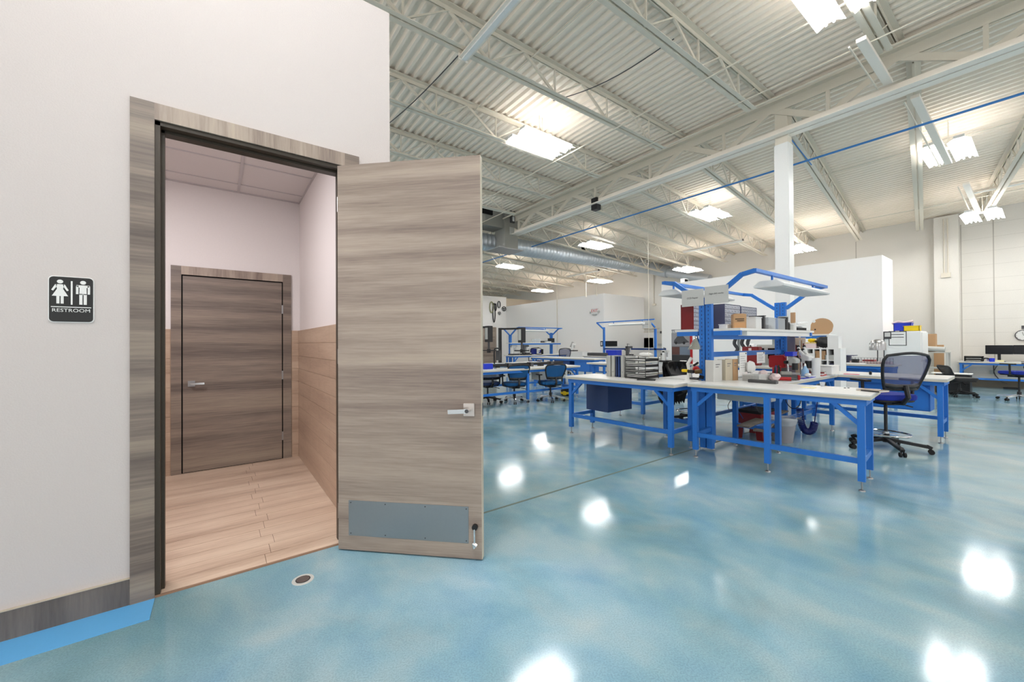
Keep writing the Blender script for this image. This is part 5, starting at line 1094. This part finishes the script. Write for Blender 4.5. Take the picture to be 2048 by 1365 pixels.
c_ = px_(994, 700, 5.9); t = T('bent_tube_stand', 'black bent tube stand with grey screen on the far bench', 'stand', (5.9, c_.y, .80)); MB().tube(curve([(0, .13, 0), (0, .13, .35), (0, .06, .43), (0, -.14, .43)]), .02, 8).build('tube', 'black', t, smooth=True); B(.0, .03, -.13, .06, .12, .38).build('screen_panel', 'dgrey', t)
t = T('rail_apparatus', 'long black rail apparatus lying across the far bench', 'rail', (6.1, 7.55, .80), 0); B(-1.1, 1.1, -.05, .05, .03, .09).build('rail', 'black', t, .006)
for k in range(7): B(-1.0+k*.33, -.92+k*.33, -.08, .08, 0, .03+.07*(k % 2)).build('carriage_block', 'dgrey' if k % 2 else 'black', t)
for i, (x_, y_, m_, sz, lab) in enumerate(((4.75, 7.35, 'bluep', (.22, .14, .12), 'royal blue tray at the left end of the far bench'), (5.25, 7.7, 'lblue', (.40, .3, .08), 'light blue seat cushion shaped tray behind the rail'), (6.9, 7.3, 'paper', (.3, .2, .03), 'white paper stack near the end of the rail'), (5.0, 7.25, 'greyp', (.2, .12, .02), 'pale flat case at the near edge of the far bench'), (7.0, 7.62, 'dgrey', (.3, .1, .05), 'dark instrument at the right end of the rail'))):
    put(CB(0, 0, 0, *sz), 'tray', m_, lab, 'tray', (x_, y_, .80), bevel=.006)
# shelf things of far frame
for i, (xx, m_, sz, lab) in enumerate(((12.4, 'black', (.25, .2, .2), 'black box at the right end of the far frame shelf'), (12.0, 'dgrey', (.5, .12, .08), 'long dark instrument on the far frame shelf'), (11.5, 'clear', (.35, .2, .16), 'clear heap on the far frame shelf'), (10.6, 'black', (.08, .08, .12), 'small black bottle on the far frame shelf'), (12.1, 'paper', (.3, .2, .06), 'white box in front on the far frame shelf'))):
    put(CB(0, 0, 0, *sz), 'shelf_item', m_, lab, 'box', (xx, YF-.27-(.08 if i == 4 else 0), 1.39), bevel=.005)
# vacuum cleaner
p = pz(1130, 792, 0); t = T('vacuum_cleaner', 'black and yellow upright machine on the floor at the end of the far bench', 'vacuum cleaner', (p.x+.1, p.y+.05, 0)); MB().lathe([(0, 0), (.12, 0), (.15, .05), (.14, .20), (.06, .28), (0, .28)], 18).build('body', 'black', t, smooth=True)
MB().tube([(0, .05, .2), (.02, .12, .5), (.03, .16, .62)], .02, 8).build('handle', 'black', t, smooth=True); MB().lathe([(.151, .04), (.155, .07), (.151, .10)], 18).build('yellow_band', 'yellow', t); B(-.16, -.05, -.10, -.02, .02, .12).build('yellow_foot', 'yellow', t, .01)
for s_ in (-1, 1): MB().cyl((.0, s_*.13, .05), (0, s_*.16, .05), .05, 14).build('wheel', 'rubber', t, smooth=True)
# bench H items
YHs = [10.2, 9.6, 9.0, 8.5]
machine('desk instrument with arm lamp under the frame before the exit partition', 11.9, 9.0, .86, 1.0, 'dgrey', 'black', 31); sbox(11.9, 9.7, .3, .5, .22, 'bluep', 'blue plastic bin on the bench before the exit partition', 'plastic_bin', 'bluep', 'bin', z=.86)
put(B(-.1, .2, -.5, .5, 0, .12), 'printer', 'dgrey', 'flat dark grey device left on the bench before the exit partition', 'device', (11.8, 10.35, .86), bevel=.01); blob((12.0, 8.4, .86), .16, 'paper', 'pale heap of bags at the right end of the bench before the exit partition', 'bag', 'plastic_bag', (1, 1.8, .5), 33)
machine('black and white microscope by the poster board', 9.3, px_(1332, 712, 9.3).y, .86, .8, 'white_metal', 'black', 35)
put(B(-.25, .25, -.3, .3, 0, .86), 'side_table', 'greyp', 'pale stand carrying the microscope by the poster board', 'stand', (9.35, px_(1335, 712, 9.35).y, 0), bevel=.01)
put(B(-.3, .3, -.35, .35, 0, .10), 'flat_tray', 'clear', 'clear flat tray on the pale workbench behind the letter tray', 'tray', (7.0, 4.6, .82), bevel=.006)
sbox(6.4, 4.6, .3, .4, .05, 'paper', 'white flat carton on the pale workbench behind the letter tray', z=.82); put(CB(0, 0, 0, .12, .10, .16), 'small_machine', 'dgrey', 'small dark device on the small pale workbench', 'device', (8.6, 6.9, .84), bevel=.006)
c_ = pz(1366, 738, .82); t = T('paper_flag', 'small white bag with red shield mark hanging by the microscope fixture', 'bag', (c_.x, c_.y, .82)); B(0, .03, -.07, .07, 0, .17).build('bag', 'paper', t, .004); MB().prism([(-.03, .15), (.03, .15), (.03, .09), (0, .06), (-.03, .09)], 0, -.003, 0).build('red_shield', 'red', t); B(-.004, -.003, -.008, .008, .085, .135).build('white_bar', 'paper', t)
# exit sign and wall things ------------------------------------------------------------------------
c_ = px_(1189, 623, XP-.05); t = T('exit_sign', 'white exit sign with red letters on the tall far partition', 'exit sign', (XP, c_.y, c_.z)); B(-.06, 0, -.22, .22, -.15, .15).build('housing', 'paper', t, .01); text('EXIT', .21, 'rink', 'lettering', t, (-.062, 0, .02), (PI/2, 0, -PI/2), .001)
B(-.10, 0, -.12, .12, -.20, -.14).build('battery_box', 'greyp', t, .008)
for s_ in (-1, 1): MB().cyl((-.03, s_*.23, -.04), (-.06, s_*.29, -.04), .05, 14, .06).build('emergency_lamp', 'greyp', t, smooth=True)
a_ = px_(1201, 688, XP-.01); t = T('door_plate', 'black horizontal plate with white mark on the exit partition corner', 'plate', (XP-.02, a_.y, a_.z)); 
y_b = ye; B(0, .02, y_b-a_.y, 0, -.13, .13).build('plate', 'ink', t); B(-.003, 0, -.12, -.04, -.08, .08).build('white_mark', 'paper', t)
put(B(0, .9, -.02, 0, -.13, .13), 'door_plate', 'ink', 'black plate on the side face of the exit partition', 'plate', (XP+.05, ye, a_.z))
for xx, yy, w2, h2, m_, lab, cat in ((1242, 675, .10, .13, 'dgrey', 'small grey keypad on the end wall in the recess', 'keypad'), (1297, 686, .30, .26, 'ink', 'square dark brown notice board on the end wall in the recess', 'notice board'), (1268, 681, .06, .30, 'rink', 'narrow red and white fire extinguisher sign in the recess', 'sign'), (1282, 690, .02, .07, 'ink', 'tiny black door knob in the recess', 'knob'), (1322, 665, .05, .06, 'dgrey', 'small dark switch near the big partition edge', 'switch'), (1320, 690, .12, .06, 'gpaper', 'small pale wall box near the big partition edge', 'wall box')):
    c_ = px_(xx, yy, XW-.01); o = put(B(-.03, 0, -w2, w2, -h2, h2), 'wall_fitting', m_, lab, cat, (XW, c_.y, c_.z), bevel=.004)
    if xx == 1268: B(-.034, -.03, -w2*.5, w2*.5, -h2*.8, h2*.5).build('white_inset', 'paper', o)
c_ = px_(1268, 710, XW-.1); t = T('fire_extinguisher', 'red fire extinguisher on the end wall below its sign', 'fire extinguisher', (XW-.12, c_.y-.2, .9)); MB().lathe([(0, 0), (.09, 0), (.09, .4), (.03, .48), (0, .5)], 16).build('cylinder', 'red', t, smooth=True); B(-.03, .1, -.02, .02, .48, .56).build('valve', 'black', t)
pts = [px_(a_, b2, XW-.03) for a_, b2 in ((1250, 661), (1318, 657))]; put(MB().tube(pts, .02, 6), 'conduit', 'steel', 'long thin horizontal conduit on the recessed end wall', 'conduit')
pts = [px_(a_, b2, XW-.03) for a_, b2 in ((1262, 720), (1262, 670), (1266, 665), (1320, 664))]; put(MB().tube(pts, .02, 6), 'conduit', 'steel', 'bent conduit above the fire extinguisher sign', 'conduit')
B3 = struct(bpy.data.objects.new('door_3', None), 'white door in the recessed end wall'); COL.objects.link(B3)
c_ = px_(1275, 700, XW); ya_, yb_ = px_(1256, 700, XW).y, px_(1312, 700, XW).y
B(XW-.03, XW, yb_, ya_, 0, px_(1280, 666, XW).z).build('door_frame', 'part', B3)
# belts and wheels hung on the far wall
Yw = 20.9
def wheel(xx, yy, r_, lab, m='black'):
    c_ = py_(xx, yy, Yw-.05); t = T('round_wall_ornament', lab, 'wheel', (c_.x, Yw, c_.z)); pts = [(r_*math.cos(2*PI*k/24), -.05, r_*math.sin(2*PI*k/24)) for k in range(25)]
    MB().tube(pts, r_*.16, 8).build('rim', m, t, smooth=True); mb = MB()
    for k in range(3): q = 2*PI*k/3+.5; mb.bar((0, -.05, 0), (r_*.95*math.cos(q), -.05, r_*.95*math.sin(q)), .03, .03, (0, 1, 0))
    mb.cyl((0, -.08, 0), (0, 0, 0), r_*.25, 12); mb.build('spokes', m, t)
wheel(1008, 618, .14, 'round black wheel hung on the far white wall, rightmost'); wheel(999, 627, .10, 'small black ring hung below the round wheel on the far wall', 'dgrey')
def belt(xx, y0_, y1_, w_, lab, m='black'):
    a_, b2 = py_(xx, y0_, Yw-.04), py_(xx, y1_, Yw-.04); zc = (a_.z+b2.z)/2; h_ = (a_.z-b2.z)/2
    pts = [(a_.x+w_*math.cos(2*PI*k/20), Yw-.04, zc+h_*math.sin(2*PI*k/20)) for k in range(21)]; put(MB().tube(pts, .03, 6), 'hanging_belt', m, lab, 'belt', smooth=True)
belt(988, 607, 645, .09, 'long black belt loop hung on the far white wall'); belt(998, 603, 616, .10, 'square dark bracket loop hung near the top on the far wall', 'dgrey'); belt(983, 604, 626, .13, 'pale greenish bundle hung leftmost on the far wall', mat('pale_olive', (150, 150, 110), .7)); belt(991, 608, 622, .06, 'short black loop hung above the long belt', 'black')
D4 = struct(bpy.data.objects.new('door_4', None), 'wood laminate door in the far white wall'); COL.objects.link(D4)
c0_, c1_ = py_(955, 700, Yw), py_(992, 655, Yw); B(c0_.x, c1_.x, Yw-.04, Yw, 0, c1_.z).build('door_casing', 'trimx', D4); B(c0_.x, c1_.x-.14, Yw-.06, Yw-.04, 0, c1_.z-.14).build('leaf', 'door', D4)
